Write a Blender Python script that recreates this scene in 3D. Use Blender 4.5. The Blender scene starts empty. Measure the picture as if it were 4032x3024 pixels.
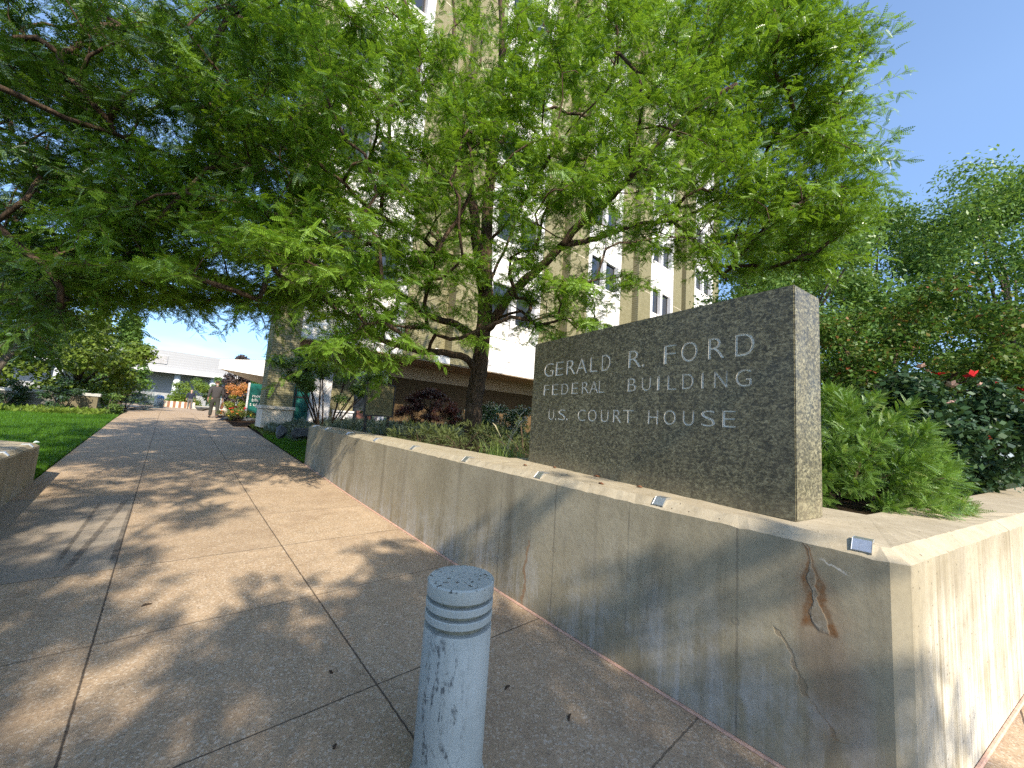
import bpy, bmesh, math, random
import numpy as np
from mathutils import Vector, Matrix
S = bpy.context.scene
COL = S.collection
RAD = math.radians
# ------------------------------------------------------------------ camera
cd = bpy.data.cameras.new('camera')
cam = bpy.data.objects.new('camera', cd); COL.objects.link(cam)
cd.sensor_width = 36.0; cd.lens = 36.0 * 1514.0 / 4032.0
cd.clip_start = 0.05; cd.clip_end = 3000
S.camera = cam
CX = Vector((0.741019, -0.668173, 0.066606)).normalized(); CF = Vector((0.660912, 0.743287, 0.103534)).normalized()   # camera right and forward: 42 degrees right of the walk, a little up, a little rolled
CU = CX.cross(CF).normalized()
cm_ = Matrix(((CX[0], CU[0], -CF[0]), (CX[1], CU[1], -CF[1]), (CX[2], CU[2], -CF[2]))).to_4x4(); cm_.translation = (0, 0, 1.6)
cam.matrix_world = cm_
BOL = (1.125, 1.53); TOPZ = .872
# ------------------------------------------------------------------ world, sun, exposure
SUN_EL, SUN_AZ = RAD(36.0), RAD(195.0)            # azimuth clockwise from +Y (the walk's direction)
w = bpy.data.worlds.new('World'); S.world = w; w.use_nodes = True
wn = w.node_tree.nodes; wl = w.node_tree.links
sky = wn.new('ShaderNodeTexSky'); sky.sky_type = 'NISHITA'; sky.sun_disc = False
sky.sun_elevation = SUN_EL; sky.sun_rotation = SUN_AZ
sky.air_density = 1.0; sky.dust_density = 0.6; sky.ozone_density = 2.2
bg = wn['Background']; bg.inputs[1].default_value = 0.15
# a few thin clouds low in the sky
tc = wn.new('ShaderNodeTexCoord'); mp = wn.new('ShaderNodeMapping'); mp.inputs['Scale'].default_value = (2.2, 2.2, 9.0)
nz = wn.new('ShaderNodeTexNoise'); nz.inputs['Scale'].default_value = 1.6; nz.inputs['Detail'].default_value = 7
rp = wn.new('ShaderNodeValToRGB'); rp.color_ramp.elements[0].position = 0.52; rp.color_ramp.elements[1].position = 0.78
sx = wn.new('ShaderNodeSeparateXYZ'); mr = wn.new('ShaderNodeMapRange')
mr.inputs['From Min'].default_value = 0.02; mr.inputs['From Max'].default_value = 0.32
mr.inputs['To Min'].default_value = 0.45; mr.inputs['To Max'].default_value = 0.0
mu = wn.new('ShaderNodeMath'); mu.operation = 'MULTIPLY'
mx = wn.new('ShaderNodeMixRGB'); mx.inputs[2].default_value = (6.0, 6.2, 6.5, 1)
wl.new(tc.outputs['Generated'], mp.inputs[0]); wl.new(mp.outputs[0], nz.inputs[0]); wl.new(nz.outputs[0], rp.inputs[0])
wl.new(tc.outputs['Generated'], sx.inputs[0]); wl.new(sx.outputs[2], mr.inputs[0])
wl.new(rp.outputs[0], mu.inputs[0]); wl.new(mr.outputs[0], mu.inputs[1])
# the band above the horizon is kept a clear blue, as under dry summer air
m2 = wn.new('ShaderNodeMapRange'); m2.inputs['From Min'].default_value = 0.0; m2.inputs['From Max'].default_value = 0.55; m2.inputs['To Min'].default_value = 0.0; m2.inputs['To Max'].default_value = 1.0
cz = wn.new('ShaderNodeValToRGB'); cz.color_ramp.elements[0].color = (.40, .52, .72, 1); cz.color_ramp.elements[1].color = (1.0, 1.0, 1.0, 1)
mm = wn.new('ShaderNodeMixRGB'); mm.blend_type = 'MULTIPLY'; mm.inputs[0].default_value = 1.0
wl.new(sx.outputs[2], m2.inputs[0]); wl.new(m2.outputs[0], cz.inputs[0]); wl.new(sky.outputs[0], mm.inputs[1]); wl.new(cz.outputs[0], mm.inputs[2])
wl.new(mu.outputs[0], mx.inputs[0]); wl.new(mm.outputs[0], mx.inputs[1]); wl.new(mx.outputs[0], bg.inputs[0])
ld = bpy.data.lights.new('sun', 'SUN'); ld.energy = 3.7; ld.angle = RAD(0.55); ld.color = (1.0, 0.88, 0.70)
sun = bpy.data.objects.new('sun', ld); COL.objects.link(sun)
SUND = Vector((-math.sin(SUN_AZ) * math.cos(SUN_EL), -math.cos(SUN_AZ) * math.cos(SUN_EL), -math.sin(SUN_EL)))
sun.rotation_euler = SUND.to_track_quat('-Z', 'Y').to_euler(); sun.location = (0, -20, 30)
S.view_settings.view_transform = 'Standard'; S.view_settings.look = 'None'
S.view_settings.exposure = 1.18; S.view_settings.gamma = 1.0; S.view_settings.use_curve_mapping = False
S.cycles.max_bounces = 5; S.cycles.diffuse_bounces = 2; S.cycles.transmission_bounces = 4; S.cycles.glossy_bounces = 3
S.cycles.use_denoising = False; S.cycles.use_adaptive_sampling = True; S.cycles.adaptive_threshold = 0.015
# ------------------------------------------------------------------ terrain profile (the walk climbs, then levels off)
KN = [(-60, -.9), (-9, -.25), (-5, -.15), (0, -.01), (2, .04), (4, .11), (6.5, .22), (9, .36), (12.4, .53), (16, .70), (19, .85), (22, .95), (25, .99), (30, 1.0), (900, 1.0)]
KY = [k[0] for k in KN]; KZ = [k[1] for k in KN]
def gz(y): return float(np.interp(y, KY, KZ))

# ------------------------------------------------------------------ node helper
class NT:
    def __init__(s, name):
        s.m = bpy.data.materials.new(name); s.m.use_nodes = True
        s.t = s.m.node_tree; s.p = s.t.nodes['Principled BSDF']; s.o = s.t.nodes['Material Output']
        s._g = None
    def n(s, typ, **kw):
        q = s.t.nodes.new('ShaderNode' + typ)
        for k, v in kw.items():
            if k.startswith('_'): setattr(q, k[1:], v)
            else: s.put(q.inputs[k.replace('__', ' ')], v)
        return q
    def put(s, sock, v):
        if hasattr(v, 'is_output'): s.t.links.new(v, sock)
        elif hasattr(v, 'outputs'): s.t.links.new(v.outputs[0], sock)
        else:
            try: sock.default_value = v
            except Exception: sock.default_value = (v[0], v[1], v[2], 1.0)
    def co(s):
        if not s._g: s._g = s.n('TexCoord')
        return s._g.outputs['Object']
    def map(s, scale=(1, 1, 1), rot=(0, 0, 0), loc=(0, 0, 0), v=None):
        q = s.n('Mapping'); s.put(q.inputs[0], v or s.co()); q.inputs['Scale'].default_value = scale; q.inputs['Rotation'].default_value = rot; q.inputs['Location'].default_value = loc
        return q.outputs[0]
    def xyz(s, v=None):
        q = s.n('SeparateXYZ'); s.put(q.inputs[0], v or s.co()); return q.outputs
    def noise(s, scale, detail=4, rough=.55, v=None, dist=0):
        q = s.n('TexNoise'); s.put(q.inputs['Vector'], v or s.co()); q.inputs['Scale'].default_value = scale; q.inputs['Detail'].default_value = detail; q.inputs['Roughness'].default_value = rough; q.inputs['Distortion'].default_value = dist
        return q.outputs[0]
    def vor(s, scale, v=None, out='Distance', feature='F1'):
        q = s.n('TexVoronoi'); q.feature = feature; s.put(q.inputs['Vector'], v or s.co()); q.inputs['Scale'].default_value = scale
        return q.outputs[out]
    def ramp(s, fac, stops, interp='LINEAR'):
        q = s.n('ValToRGB'); s.put(q.inputs[0], fac); e = q.color_ramp; e.interpolation = interp
        while len(e.elements) < len(stops): e.elements.new(0.5)
        for el, (p, c) in zip(e.elements, stops):
            el.position = p; el.color = (c, c, c, 1) if not hasattr(c, '__len__') else (c[0], c[1], c[2], 1)
        return q.outputs[0]
    def mix(s, fac, a, b, mode='MIX'):
        q = s.n('MixRGB', _blend_type=mode); s.put(q.inputs[0], fac); s.put(q.inputs[1], a); s.put(q.inputs[2], b); return q.outputs[0]
    def math(s, op, a, b=0.0, c=None):
        q = s.n('Math', _operation=op); s.put(q.inputs[0], a); s.put(q.inputs[1], b)
        if c is not None: s.put(q.inputs[2], c)
        return q.outputs[0]
    def smooth(s, v, a, b, lo=0.0, hi=1.0):
        q = s.n('MapRange', _interpolation_type='SMOOTHSTEP'); s.put(q.inputs[0], v); q.inputs[1].default_value = a; q.inputs[2].default_value = b; q.inputs[3].default_value = lo; q.inputs[4].default_value = hi
        return q.outputs[0]
    def band(s, v, centre, half, soft):
        d = s.math('ABSOLUTE', s.math('SUBTRACT', v, centre)); return s.smooth(d, half, half + soft, 1.0, 0.0)
    def bump(s, h, strength=.3, dist=.01):
        q = s.n('Bump'); s.put(q.inputs['Height'], h); q.inputs['Strength'].default_value = strength; q.inputs['Distance'].default_value = dist
        s.put(s.p.inputs['Normal'], q.outputs[0]); return q
    def fin(s, col, rough=.8, spec=.3, metal=0.0):
        s.put(s.p.inputs['Base Color'], col); s.put(s.p.inputs['Roughness'], rough); s.put(s.p.inputs['Specular IOR Level'], spec); s.put(s.p.inputs['Metallic'], metal)
        return s.m

def plain(name, c, rough=.7, spec=.3, metal=0.0, var=.15, scale=12, bump=0.0):
    t = NT(name); n = t.noise(scale, 5)
    col = t.mix(t.ramp(n, [(.3, 0), (.7, 1)]), tuple(x * (1 - var) for x in c), tuple(min(1, x * (1 + var)) for x in c))
    if bump: t.bump(n, bump, .01)
    return t.fin(col, rough, spec, metal)

def leafmat(name, dark, light, trans=.35, gloss=.12, extra=None):
    """two-sided leaf: diffuse + translucent + a little gloss; colour varies leaf to leaf with the mesh attribute 'tint'"""
    t = NT(name); a = t.n('Attribute', _attribute_name='tint')
    col = t.ramp(a.outputs['Fac'], [(0, dark), (1, light)] if not extra else [(0, dark), (.5, light)] + extra)
    d = t.n('BsdfDiffuse', Color=col); tr = t.n('BsdfTranslucent', Color=t.mix(.5, col, (light[0] * 1.7, light[1] * 1.6, light[2] * .6)))
    m1 = t.n('MixShader'); t.put(m1.inputs[0], trans); t.put(m1.inputs[1], d.outputs[0]); t.put(m1.inputs[2], tr.outputs[0])
    g = t.n('BsdfGlossy', Color=(.85, .9, .85, 1)); g.inputs['Roughness'].default_value = .45
    fr = t.n('LayerWeight'); fr.inputs[0].default_value = .25
    m2 = t.n('MixShader'); t.put(m2.inputs[0], t.math('MULTIPLY', fr.outputs['Fresnel'], gloss * 2)); t.put(m2.inputs[1], m1.outputs[0]); t.put(m2.inputs[2], g.outputs[0])
    t.t.links.new(m2.outputs[0], t.o.inputs[0]); return t.m

# ------------------------------------------------------------------ geometry helpers
class G:
    def __init__(s): s.v = []; s.f = []; s.mi = []
    def add(s, vs, fs, mi=0):
        b = len(s.v); s.v += [tuple(map(float, p)) for p in vs]
        for q in fs: s.f.append(tuple(b + i for i in q)); s.mi.append(mi)
        return s
    def box(s, x0, x1, y0, y1, z0, z1, mi=0):
        return s.add([(x0, y0, z0), (x1, y0, z0), (x1, y1, z0), (x0, y1, z0), (x0, y0, z1), (x1, y0, z1), (x1, y1, z1), (x0, y1, z1)],
                     [(0, 3, 2, 1), (4, 5, 6, 7), (0, 1, 5, 4), (1, 2, 6, 5), (2, 3, 7, 6), (3, 0, 4, 7)], mi)
    def obox(s, c, ax, ay, az, mi=0):
        c, ax, ay, az = Vector(c), Vector(ax), Vector(ay), Vector(az)
        vs = [c + i * ax + j * ay + k * az for k in (-1, 1) for (i, j) in ((-1, -1), (1, -1), (1, 1), (-1, 1))]
        return s.add(vs, [(0, 3, 2, 1), (4, 5, 6, 7), (0, 1, 5, 4), (1, 2, 6, 5), (2, 3, 7, 6), (3, 0, 4, 7)], mi)
    def prism(s, poly, z0, z1, mi=0):
        n = len(poly); vs = [(p[0], p[1], z0) for p in poly] + [(p[0], p[1], z1) for p in poly]
        return s.add(vs, [tuple(range(n - 1, -1, -1)), tuple(range(n, 2 * n))] + [(i, (i + 1) % n, n + (i + 1) % n, n + i) for i in range(n)], mi)
    def lathe(s, prof, n=48, c=(0, 0, 0), mi=0, cap=True):
        vs = []
        for r, z in prof:
            for i in range(n):
                a = 2 * math.pi * i / n; vs.append((c[0] + r * math.cos(a), c[1] + r * math.sin(a), c[2] + z))
        fs = [(j * n + i, j * n + (i + 1) % n, (j + 1) * n + (i + 1) % n, (j + 1) * n + i) for j in range(len(prof) - 1) for i in range(n)]
        if cap: fs += [tuple(range(n - 1, -1, -1)), tuple(range((len(prof) - 1) * n, len(prof) * n))]
        return s.add(vs, fs, mi)
    def tube(s, pts, rad, n=8, mi=0, wob=0.0, rng=None):
        P = [Vector(p) for p in pts]
        if len(P) < 2: return s
        T = [((P[min(i + 1, len(P) - 1)] - P[max(i - 1, 0)])).normalized() for i in range(len(P))]
        a = Vector((1, 0, 0)) if abs(T[0].x) < .8 else Vector((0, 1, 0))
        u = (a - T[0] * a.dot(T[0])).normalized(); vs = []
        for i, p in enumerate(P):
            u = (u - T[i] * u.dot(T[i])).normalized(); v = T[i].cross(u)
            r = rad[i] if hasattr(rad, '__len__') else rad
            for k in range(n):
                t = 2 * math.pi * k / n; rr = r * (1 + (wob * (rng.random() - .5) if rng else 0)); vs.append(p + u * (rr * math.cos(t)) + v * (rr * math.sin(t)))
        fs = [(j * n + i, j * n + (i + 1) % n, (j + 1) * n + (i + 1) % n, (j + 1) * n + i) for j in range(len(P) - 1) for i in range(n)]
        fs += [tuple(range(n - 1, -1, -1)), tuple(range((len(P) - 1) * n, len(P) * n))]
        return s.add(vs, fs, mi)
    def build(s, name, mat, parent=None, smooth=False, bevel=0.0, seg=1, split=None):
        me = bpy.data.meshes.new(name); me.from_pydata(s.v, [], s.f)
        for m in (mat if isinstance(mat, (list, tuple)) else [mat]): me.materials.append(m)
        me.polygons.foreach_set('material_index', s.mi)
        bm = bmesh.new(); bm.from_mesh(me)
        if bevel:
            bmesh.ops.remove_doubles(bm, verts=bm.verts, dist=1e-5)
            ed = [e for e in bm.edges if e.is_manifold and e.calc_face_angle(0) > .5]
            bmesh.ops.bevel(bm, geom=ed, offset=bevel, segments=seg, affect='EDGES', clamp_overlap=True)
        bmesh.ops.recalc_face_normals(bm, faces=bm.faces)
        bm.to_mesh(me); bm.free()
        if smooth:
            me.polygons.foreach_set('use_smooth', [True] * len(me.polygons))
            if split: me.set_sharp_from_angle(angle=RAD(split))
        o = bpy.data.objects.new(name, me); COL.objects.link(o); attach(o, parent); return o

def attach(o, parent):
    """keep the mesh in world coordinates under its thing"""
    if parent is None: return
    bpy_loc = Vector((0, 0, 0)); p = parent
    chain = Vector((0, 0, 0))
    while p: chain += p.location; p = p.parent
    o.parent = parent; o.location = -chain

def thing(name, label, cat, loc=(0, 0, 0), group=None):
    o = bpy.data.objects.new(name, None); COL.objects.link(o); o.empty_display_size = .2
    o.location = loc; tag(o, label, cat, group); return o
def tag(o, label=None, cat=None, group=None, kind=None):
    if label: o['label'] = label
    if cat: o['category'] = cat
    if group: o['group'] = group
    if kind: o['kind'] = kind
    return o
def copy_tree(o, parent=None):
    c = o.copy(); COL.objects.link(c)
    if parent: c.parent = parent
    for ch in list(o.children): copy_tree(ch, c)
    return c

def quads(name, V, mat, parent=None, tint=None, per=1, mi=None):
    """fast mesh of separate quads, V is (4k,3); tint one value per quad"""
    V = np.asarray(V, dtype=np.float32).reshape(-1, 3); k = len(V) // 4
    me = bpy.data.meshes.new(name); me.vertices.add(len(V)); me.vertices.foreach_set('co', V.ravel())
    me.loops.add(len(V)); me.loops.foreach_set('vertex_index', np.arange(len(V), dtype=np.int32))
    me.polygons.add(k); me.polygons.foreach_set('loop_start', np.arange(0, 4 * k, 4, dtype=np.int32)); me.polygons.foreach_set('loop_total', np.full(k, 4, dtype=np.int32))
    for m in (mat if isinstance(mat, (list, tuple)) else [mat]): me.materials.append(m)
    if mi is not None: me.polygons.foreach_set('material_index', np.asarray(mi, dtype=np.int32))
    if tint is not None:
        a = me.attributes.new('tint', 'FLOAT', 'FACE'); a.data.foreach_set('value', np.asarray(tint, dtype=np.float32))
    me.update(calc_edges=True)
    o = bpy.data.objects.new(name, me); COL.objects.link(o); attach(o, parent); return o

def nrm(a): return a / np.maximum(np.linalg.norm(a, axis=-1, keepdims=True), 1e-9)

def spray(pairs, L, ll, lw, ang, droop=.15, both=True, fold=.15, start=.08, taper=.35):
    """template of a pinnate leaf or needle spray: leaflets as quads along a rachis in +X, normal +Z"""
    q = []
    for i in range(pairs):
        t = start + (1 - start) * (i + .5) / pairs; x = L * t; z = -droop * L * t * t
        k = 1 - taper * abs(2 * t - .9)
        for sgn in (1, -1):
            a = RAD(ang) * (1 + .12 * math.sin(7 * i + sgn)); dx, dy = math.cos(a), math.sin(a) * sgn
            p = np.array([x, 0, z]); d = np.array([dx, dy, -fold]); e = np.array([-dy, dx, 0]) * (lw * .5)
            l = ll * k
            q += [p, p + d * l * .5 + e, p + d * l, p + d * l * .5 - e]
    d = np.array([1, 0, -2 * droop]); p = np.array([L, 0, -droop * L]); e = np.array([0, lw * .5, 0])
    q += [p, p + d * ll * .4 + e, p + d * ll * .8, p + d * ll * .4 - e]
    r = np.array([0, lw * .08 + .0008, 0])
    q += [np.zeros(3) + r, np.array([L, 0, -droop * L]) + r * .5, np.array([L, 0, -droop * L]) - r * .5, np.zeros(3) - r]
    return np.array(q)

def place(T, O, X, Nn, sc, rng, tints, jit=.08):
    """instances of template T at origins O along X with normals about Nn -> quads and tints"""
    X = nrm(X); Y = nrm(np.cross(Nn, X)); Z = np.cross(X, Y)
    V = O[:, None, :] + (T[None, :, 0:1] * X[:, None, :] + T[None, :, 1:2] * Y[:, None, :] + T[None, :, 2:3] * Z[:, None, :]) * sc[:, None, None]
    k = len(T) // 4
    tt = np.repeat(tints, k) + rng.normal(0, jit, len(O) * k)
    return V.reshape(-1, 3), np.clip(tt, 0, 1)

def randdir(rng, n, flat=1.0):
    d = rng.normal(0, 1, (n, 3)); d[:, 2] *= flat; return nrm(d)

def leafcloud(rng, blobs, n, size, aspect=.6, up=.5, shell=.55, gap=.0, tint=(.5, .2), face=None):
    """n leaf quads spread through ellipsoids (cx,cy,cz,rx,ry,rz); clumped by random sub-centres so light and dark masses form"""
    B = np.array(blobs, float); vol = B[:, 3] * B[:, 4] * B[:, 5]; pick = rng.choice(len(B), n, p=vol ** .8 / (vol ** .8).sum())
    d = randdir(rng, n); r = (shell + (1 - shell) * rng.random(n)) * rng.random(n) ** .18
    P = B[pick, :3] + d * r[:, None] * B[pick, 3:]
    P += rng.normal(0, .06, (n, 3)) * B[pick, 3:]
    nn = nrm(d * .6 + randdir(rng, n) * .9 + np.array([0, 0, up])); x = nrm(np.cross(nn, randdir(rng, n))); y = np.cross(nn, x)
    s = size * (0.6 + .8 * rng.random(n))[:, None]
    b = P - x * s * .5; q = np.stack([b, P + y * s * aspect * .5 - x * s * .05, P + x * s * .5, P - y * s * aspect * .5 - x * s * .05], 1)
    return q.reshape(-1, 3), np.clip(rng.normal(tint[0], tint[1], n), 0, 1), P

def clump_blobs(rng, c, R3, n, r):
    """n random sub-clumps in an ellipsoid, biased to its outside"""
    d = randdir(rng, n); k = (.45 + .55 * rng.random(n)) ** .6
    P = np.array(c) + d * k[:, None] * np.array(R3)
    rr = r * (.6 + .8 * rng.random((n, 1)))
    return np.hstack([P, rr, rr, rr * .75])
# ------------------------------------------------------------------ materials of the setting
def make_path_mat():
    t = NT('exposed_aggregate'); x, y, z = t.xyz()
    big = t.noise(.9, 4); mid = t.noise(7, 5)
    base = t.mix(t.ramp(big, [(.3, 0), (.7, 1)]), (.40, .295, .195), (.50, .382, .262))
    base = t.mix(t.ramp(mid, [(.35, 0), (.7, .55)]), base, (.30, .225, .15))
    cell = t.n('TexVoronoi'); t.put(cell.inputs['Vector'], t.co()); cell.inputs['Scale'].default_value = 110
    rnd = t.n('SeparateColor', Color=cell.outputs['Color']).outputs[0]
    base = t.mix(t.ramp(rnd, [(.0, .55), (.16, .25), (.24, 0), (1, 0)]), base, (.17, .13, .10))
    base = t.mix(t.ramp(rnd, [(.0, 0), (.80, 0), (.93, .7)]), base, (.60, .52, .42))
    c2 = t.vor(62, out='Color'); r2 = t.n('SeparateColor', Color=c2).outputs[1]
    base = t.mix(t.ramp(r2, [(0, 0), (.95, 0), (.97, .5)]), base, (.60, .53, .44))
    # grey replaced slab and its skid marks
    patch = t.math('MULTIPLY', t.smooth(x, -.165, -.155, 1, 0), t.math('MULTIPLY', t.smooth(y, 4.775, 4.79), t.smooth(y, 7.55, 7.565, 1, 0)))
    base = t.mix(t.math('MULTIPLY', patch, .8), base, t.mix(t.ramp(t.noise(60, 5), [(.35, 0), (.65, 1)]), (.24, .22, .19), (.32, .295, .255)))
    marks = None
    for (x0, y0, x1, y1, hw) in ((-.47, 4.75, -.23, 7.35, .018), (-.53, 5.05, -.47, 7.3, .012), (-.19, 4.85, -.165, 6.9, .014)):
        s = (x1 - x0) / (y1 - y0); d = t.math('ABSOLUTE', t.math('SUBTRACT', x, t.math('MULTIPLY_ADD', y, s, x0 - s * y0)))
        m = t.math('MULTIPLY', t.smooth(d, hw, hw * 1.9, 1, 0), t.math('MULTIPLY', t.smooth(y, y0, y0 + .25), t.smooth(y, y1 - .3, y1, 1, 0)))
        marks = m if marks is None else t.math('MAXIMUM', marks, m)
    base = t.mix(t.math('MULTIPLY', marks, t.ramp(t.noise(14, 4), [(.3, .35), (.6, .8)])), base, (.075, .068, .06))
    cells = t.n('CombineXYZ'); t.put(cells.inputs[0], t.math('FLOOR', t.math('DIVIDE', t.math('ADD', x, .16), 1.26))); t.put(cells.inputs[1], t.math('FLOOR', t.math('DIVIDE', t.math('ADD', y, .28), 1.26)))
    wn_ = t.n('TexWhiteNoise'); t.put(wn_.inputs['Vector'], cells.outputs[0]); base = t.mix(t.math('MULTIPLY', wn_.outputs['Value'], .22), base, (.25, .19, .135))
    gum = t.math('MULTIPLY', t.smooth(t.vor(2.4), .018, .026, 1, 0), .6); base = t.mix(gum, base, (.09, .075, .065))
    st = t.ramp(t.noise(2.3, 6, .65), [(.5, 0), (.75, .4)]); base = t.mix(st, base, (.20, .13, .085))
    # saw-cut joints
    wob = t.math('MULTIPLY', t.math('SUBTRACT', t.noise(30, 3), .5), .012)
    jx = t.math('ADD', x, wob); jy = t.math('ADD', y, wob); j = None
    for c in (-.16, 1.10):
        b = t.band(jx, c, .0025, .005); j = b if j is None else t.math('MAXIMUM', j, b)
    for i, c in enumerate((-.28, .98, 2.24, 3.50, 4.77, 6.03, 7.56, 8.8, 10.05, 11.3, 13.4, 15.9, 18.4, 21, 23.5, 26, 31, 36)):
        b = t.band(jy, c, .002 + .0008 * (i % 2), .005)
        if i % 2: b = t.math('MULTIPLY', b, .7)
        j = t.math('MAXIMUM', j, b)
    base = t.mix(t.math('MULTIPLY', j, .85), base, (.045, .036, .03))
    h = t.math('SUBTRACT', t.math('MULTIPLY', rnd, .25), j); t.bump(h, .5, .006)
    return t.fin(base, .86, .25)

def make_concrete():
    t = NT('cast_concrete'); x, y, z = t.xyz()
    top = t.smooth(t.n('NewGeometry').outputs['Normal'], 0, 1)
    nz_ = t.xyz(t.n('NewGeometry').outputs['Normal'])[2]; isTop = t.smooth(nz_, .35, .75)
    big = t.noise(1.7, 5); fine = t.noise(26, 5)
    side = t.mix(t.ramp(big, [(.3, 0), (.7, 1)]), (.29, .255, .175), (.39, .35, .255))
    # vertical runs: dark damp ones and pale lime ones that gather towards the foot
    runs = t.noise(1.0, 6, .65, t.map((4.0, 4.0, .5)), .4); runs2 = t.math('ADD', t.math('MULTIPLY', t.noise(1.0, 6, .7, t.map((11, 11, .9), loc=(3, 7, 0)), .5), .55), t.math('MULTIPLY', t.noise(2.6, 5, .65), .45))
    side = t.mix(t.ramp(runs, [(.5, 0), (.66, .6)]), side, (.175, .148, .10))
    low = t.smooth(z, .05, .95, 1, 0)
    lime = t.math('MULTIPLY', t.ramp(runs2, [(.47, 0), (.62, 1)]), t.math('ADD', t.math('MULTIPLY', low, .85), .04))
    side = t.mix(lime, side, (.46, .45, .415))
    blot = t.math('MULTIPLY', t.ramp(t.noise(5, 7, .7), [(.55, 0), (.72, .7)]), low); side = t.mix(blot, side, (.44, .44, .415))
    ret = t.math('MULTIPLY', t.smooth(x, 2.55, 2.75), t.ramp(t.math('ADD', t.math('MULTIPLY', t.noise(1, 6, .7, t.map((26, 26, .8)), .3), .6), t.math('MULTIPLY', t.noise(3.5, 5), .4)), [(.42, 0), (.58, .7)])); ret = t.math('MULTIPLY', ret, t.smooth(z, .7, 1.05, 1, .25))
    side = t.mix(ret, side, (.72, .69, .60))
    side = t.mix(t.math('MULTIPLY', t.ramp(t.noise(.9, 5, .6), [(.45, 0), (.7, .45)]), t.smooth(z, .3, 1.0)), side, (.19, .168, .122)); side = t.mix(t.ramp(t.noise(14, 6, .7), [(.5, 0), (.75, .35)]), side, (.17, .15, .11))
    # formwork joints on the long face
    j = None
    for c in (.79, 1.47, 2.14, 2.815, 5.5):
        b = t.band(t.math('ADD', y, t.math('MULTIPLY', t.math('SUBTRACT', t.noise(9, 3), .5), .01)), c, .003, .007); j = b if j is None else t.math('MAXIMUM', j, b)
    front = t.smooth(x, 2.49, 2.5, 1, 0); j = t.math('MULTIPLY', j, front)
    side = t.mix(t.math('MULTIPLY', t.math('MULTIPLY', j, t.ramp(t.noise(3.5, 4), [(.35, .1), (.6, .55)])), 1.0), side, (.13, .115, .09))
    # tie holes beside the joints
    tie = None
    for (cy, cz) in ((2.79, .61), (2.14, .61), (2.12, .26), (1.46, .62), (1.46, .27), (.8, .6)):
        d = t.math('SQRT', t.math('ADD', t.math('POWER', t.math('SUBTRACT', y, cy), 2), t.math('POWER', t.math('SUBTRACT', z, cz), 2)))
        m = t.band(d, .017, .003, .006); tie = m if tie is None else t.math('MAXIMUM', tie, m)
    tie = t.math('MULTIPLY', tie, front); side = t.mix(t.math('MULTIPLY', tie, .25), side, (.12, .10, .08))
    # rust stain and spalled crack near the corner
    wv = t.n('VectorMath', _operation='ADD'); t.put(wv.inputs[0], t.co()); nn = t.n('TexNoise'); t.put(nn.inputs['Vector'], t.co()); nn.inputs['Scale'].default_value = 11; nn.inputs['Detail'].default_value = 5
    sc = t.n('VectorMath', _operation='SCALE'); sub = t.n('VectorMath', _operation='SUBTRACT'); t.put(sub.inputs[0], nn.outputs['Color']); sub.inputs[1].default_value = (.5, .5, .5); t.put(sc.inputs[0], sub.outputs[0]); sc.inputs['Scale'].default_value = .11; t.put(wv.inputs[1], sc.outputs[0])
    _, wy, wz = t.xyz(wv.outputs[0])
    ctr = t.math('MULTIPLY_ADD', wz, .16, .305); wid = t.smooth(wz, .74, 1.08, .066, .014)
    dd = t.math('DIVIDE', t.math('ABSOLUTE', t.math('SUBTRACT', wy, ctr)), wid)
    zone = t.math('MULTIPLY', t.smooth(wz, .69, .72), t.smooth(wz, 1.08, 1.1, 1, 0))
    rust = t.math('MULTIPLY', t.math('MULTIPLY', t.smooth(dd, .7, 1.15, 1, 0), zone), front)
    halo = t.math('MULTIPLY', t.math('MULTIPLY', t.smooth(dd, .6, 2.6, 1, 0), t.math('MULTIPLY', t.smooth(wz, .0, .5), t.smooth(wz, 1.0, 1.12, 1, 0))), front)
    side = t.mix(t.math('MULTIPLY', halo, .5), side, (.27, .185, .12))
    side = t.mix(t.math('MULTIPLY', rust, .9), side, (.17, .075, .025))
    core = t.math('MULTIPLY', t.math('MULTIPLY', t.smooth(dd, .22, .40, 1, 0), zone), front); side = t.mix(core, side, t.mix(t.ramp(t.noise(40, 5, .7), [(.35, 0), (.65, 1)]), (.13, .115, .09), (.33, .30, .245)))
    side = t.mix(t.math('MULTIPLY', rust, t.ramp(t.noise(18, 5, .7), [(.4, .0), (.6, .75)])), side, (.20, .16, .11))
    crack = t.math('MULTIPLY', t.band(wy, .395, .002, .004), t.math('MULTIPLY', front, t.smooth(wz, .2, .25)))
    def seg(y0, z0, y1, z1, hw):
        s = (y1 - y0) / (z1 - z0); d = t.math('ABSOLUTE', t.math('SUBTRACT', wy, t.math('MULTIPLY_ADD', wz, s, y0 - s * z0)))
        return t.math('MULTIPLY', t.math('MULTIPLY', t.smooth(d, hw, hw * 2, 1, 0), t.math('MULTIPLY', t.smooth(wz, min(z0, z1), min(z0, z1) + .02), t.smooth(wz, max(z0, z1) - .02, max(z0, z1), 1, 0))), front)
    ck = t.math('MAXIMUM', seg(.60, .66, .46, .38, .006), seg(.46, .38, .34, .24, .004)); side = t.mix(t.math('MULTIPLY', ck, .45), side, (.22, .15, .085))
    ck2 = seg(2.43, .62, 2.46, .02, .008); side = t.mix(t.math('MULTIPLY', ck2, .7), side, (.27, .15, .075))
    ck3 = seg(.43, 1.06, .30, .985, .006); side = t.mix(ck3, side, (.5, .47, .41))
    # top of the wall
    topc = t.mix(t.ramp(t.noise(6, 6), [(.3, 0), (.7, 1)]), (.33, .285, .205), (.43, .38, .285))
    topc = t.mix(t.ramp(t.noise(70, 3), [(.55, 0), (.75, .5)]), topc, (.52, .47, .37))
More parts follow.
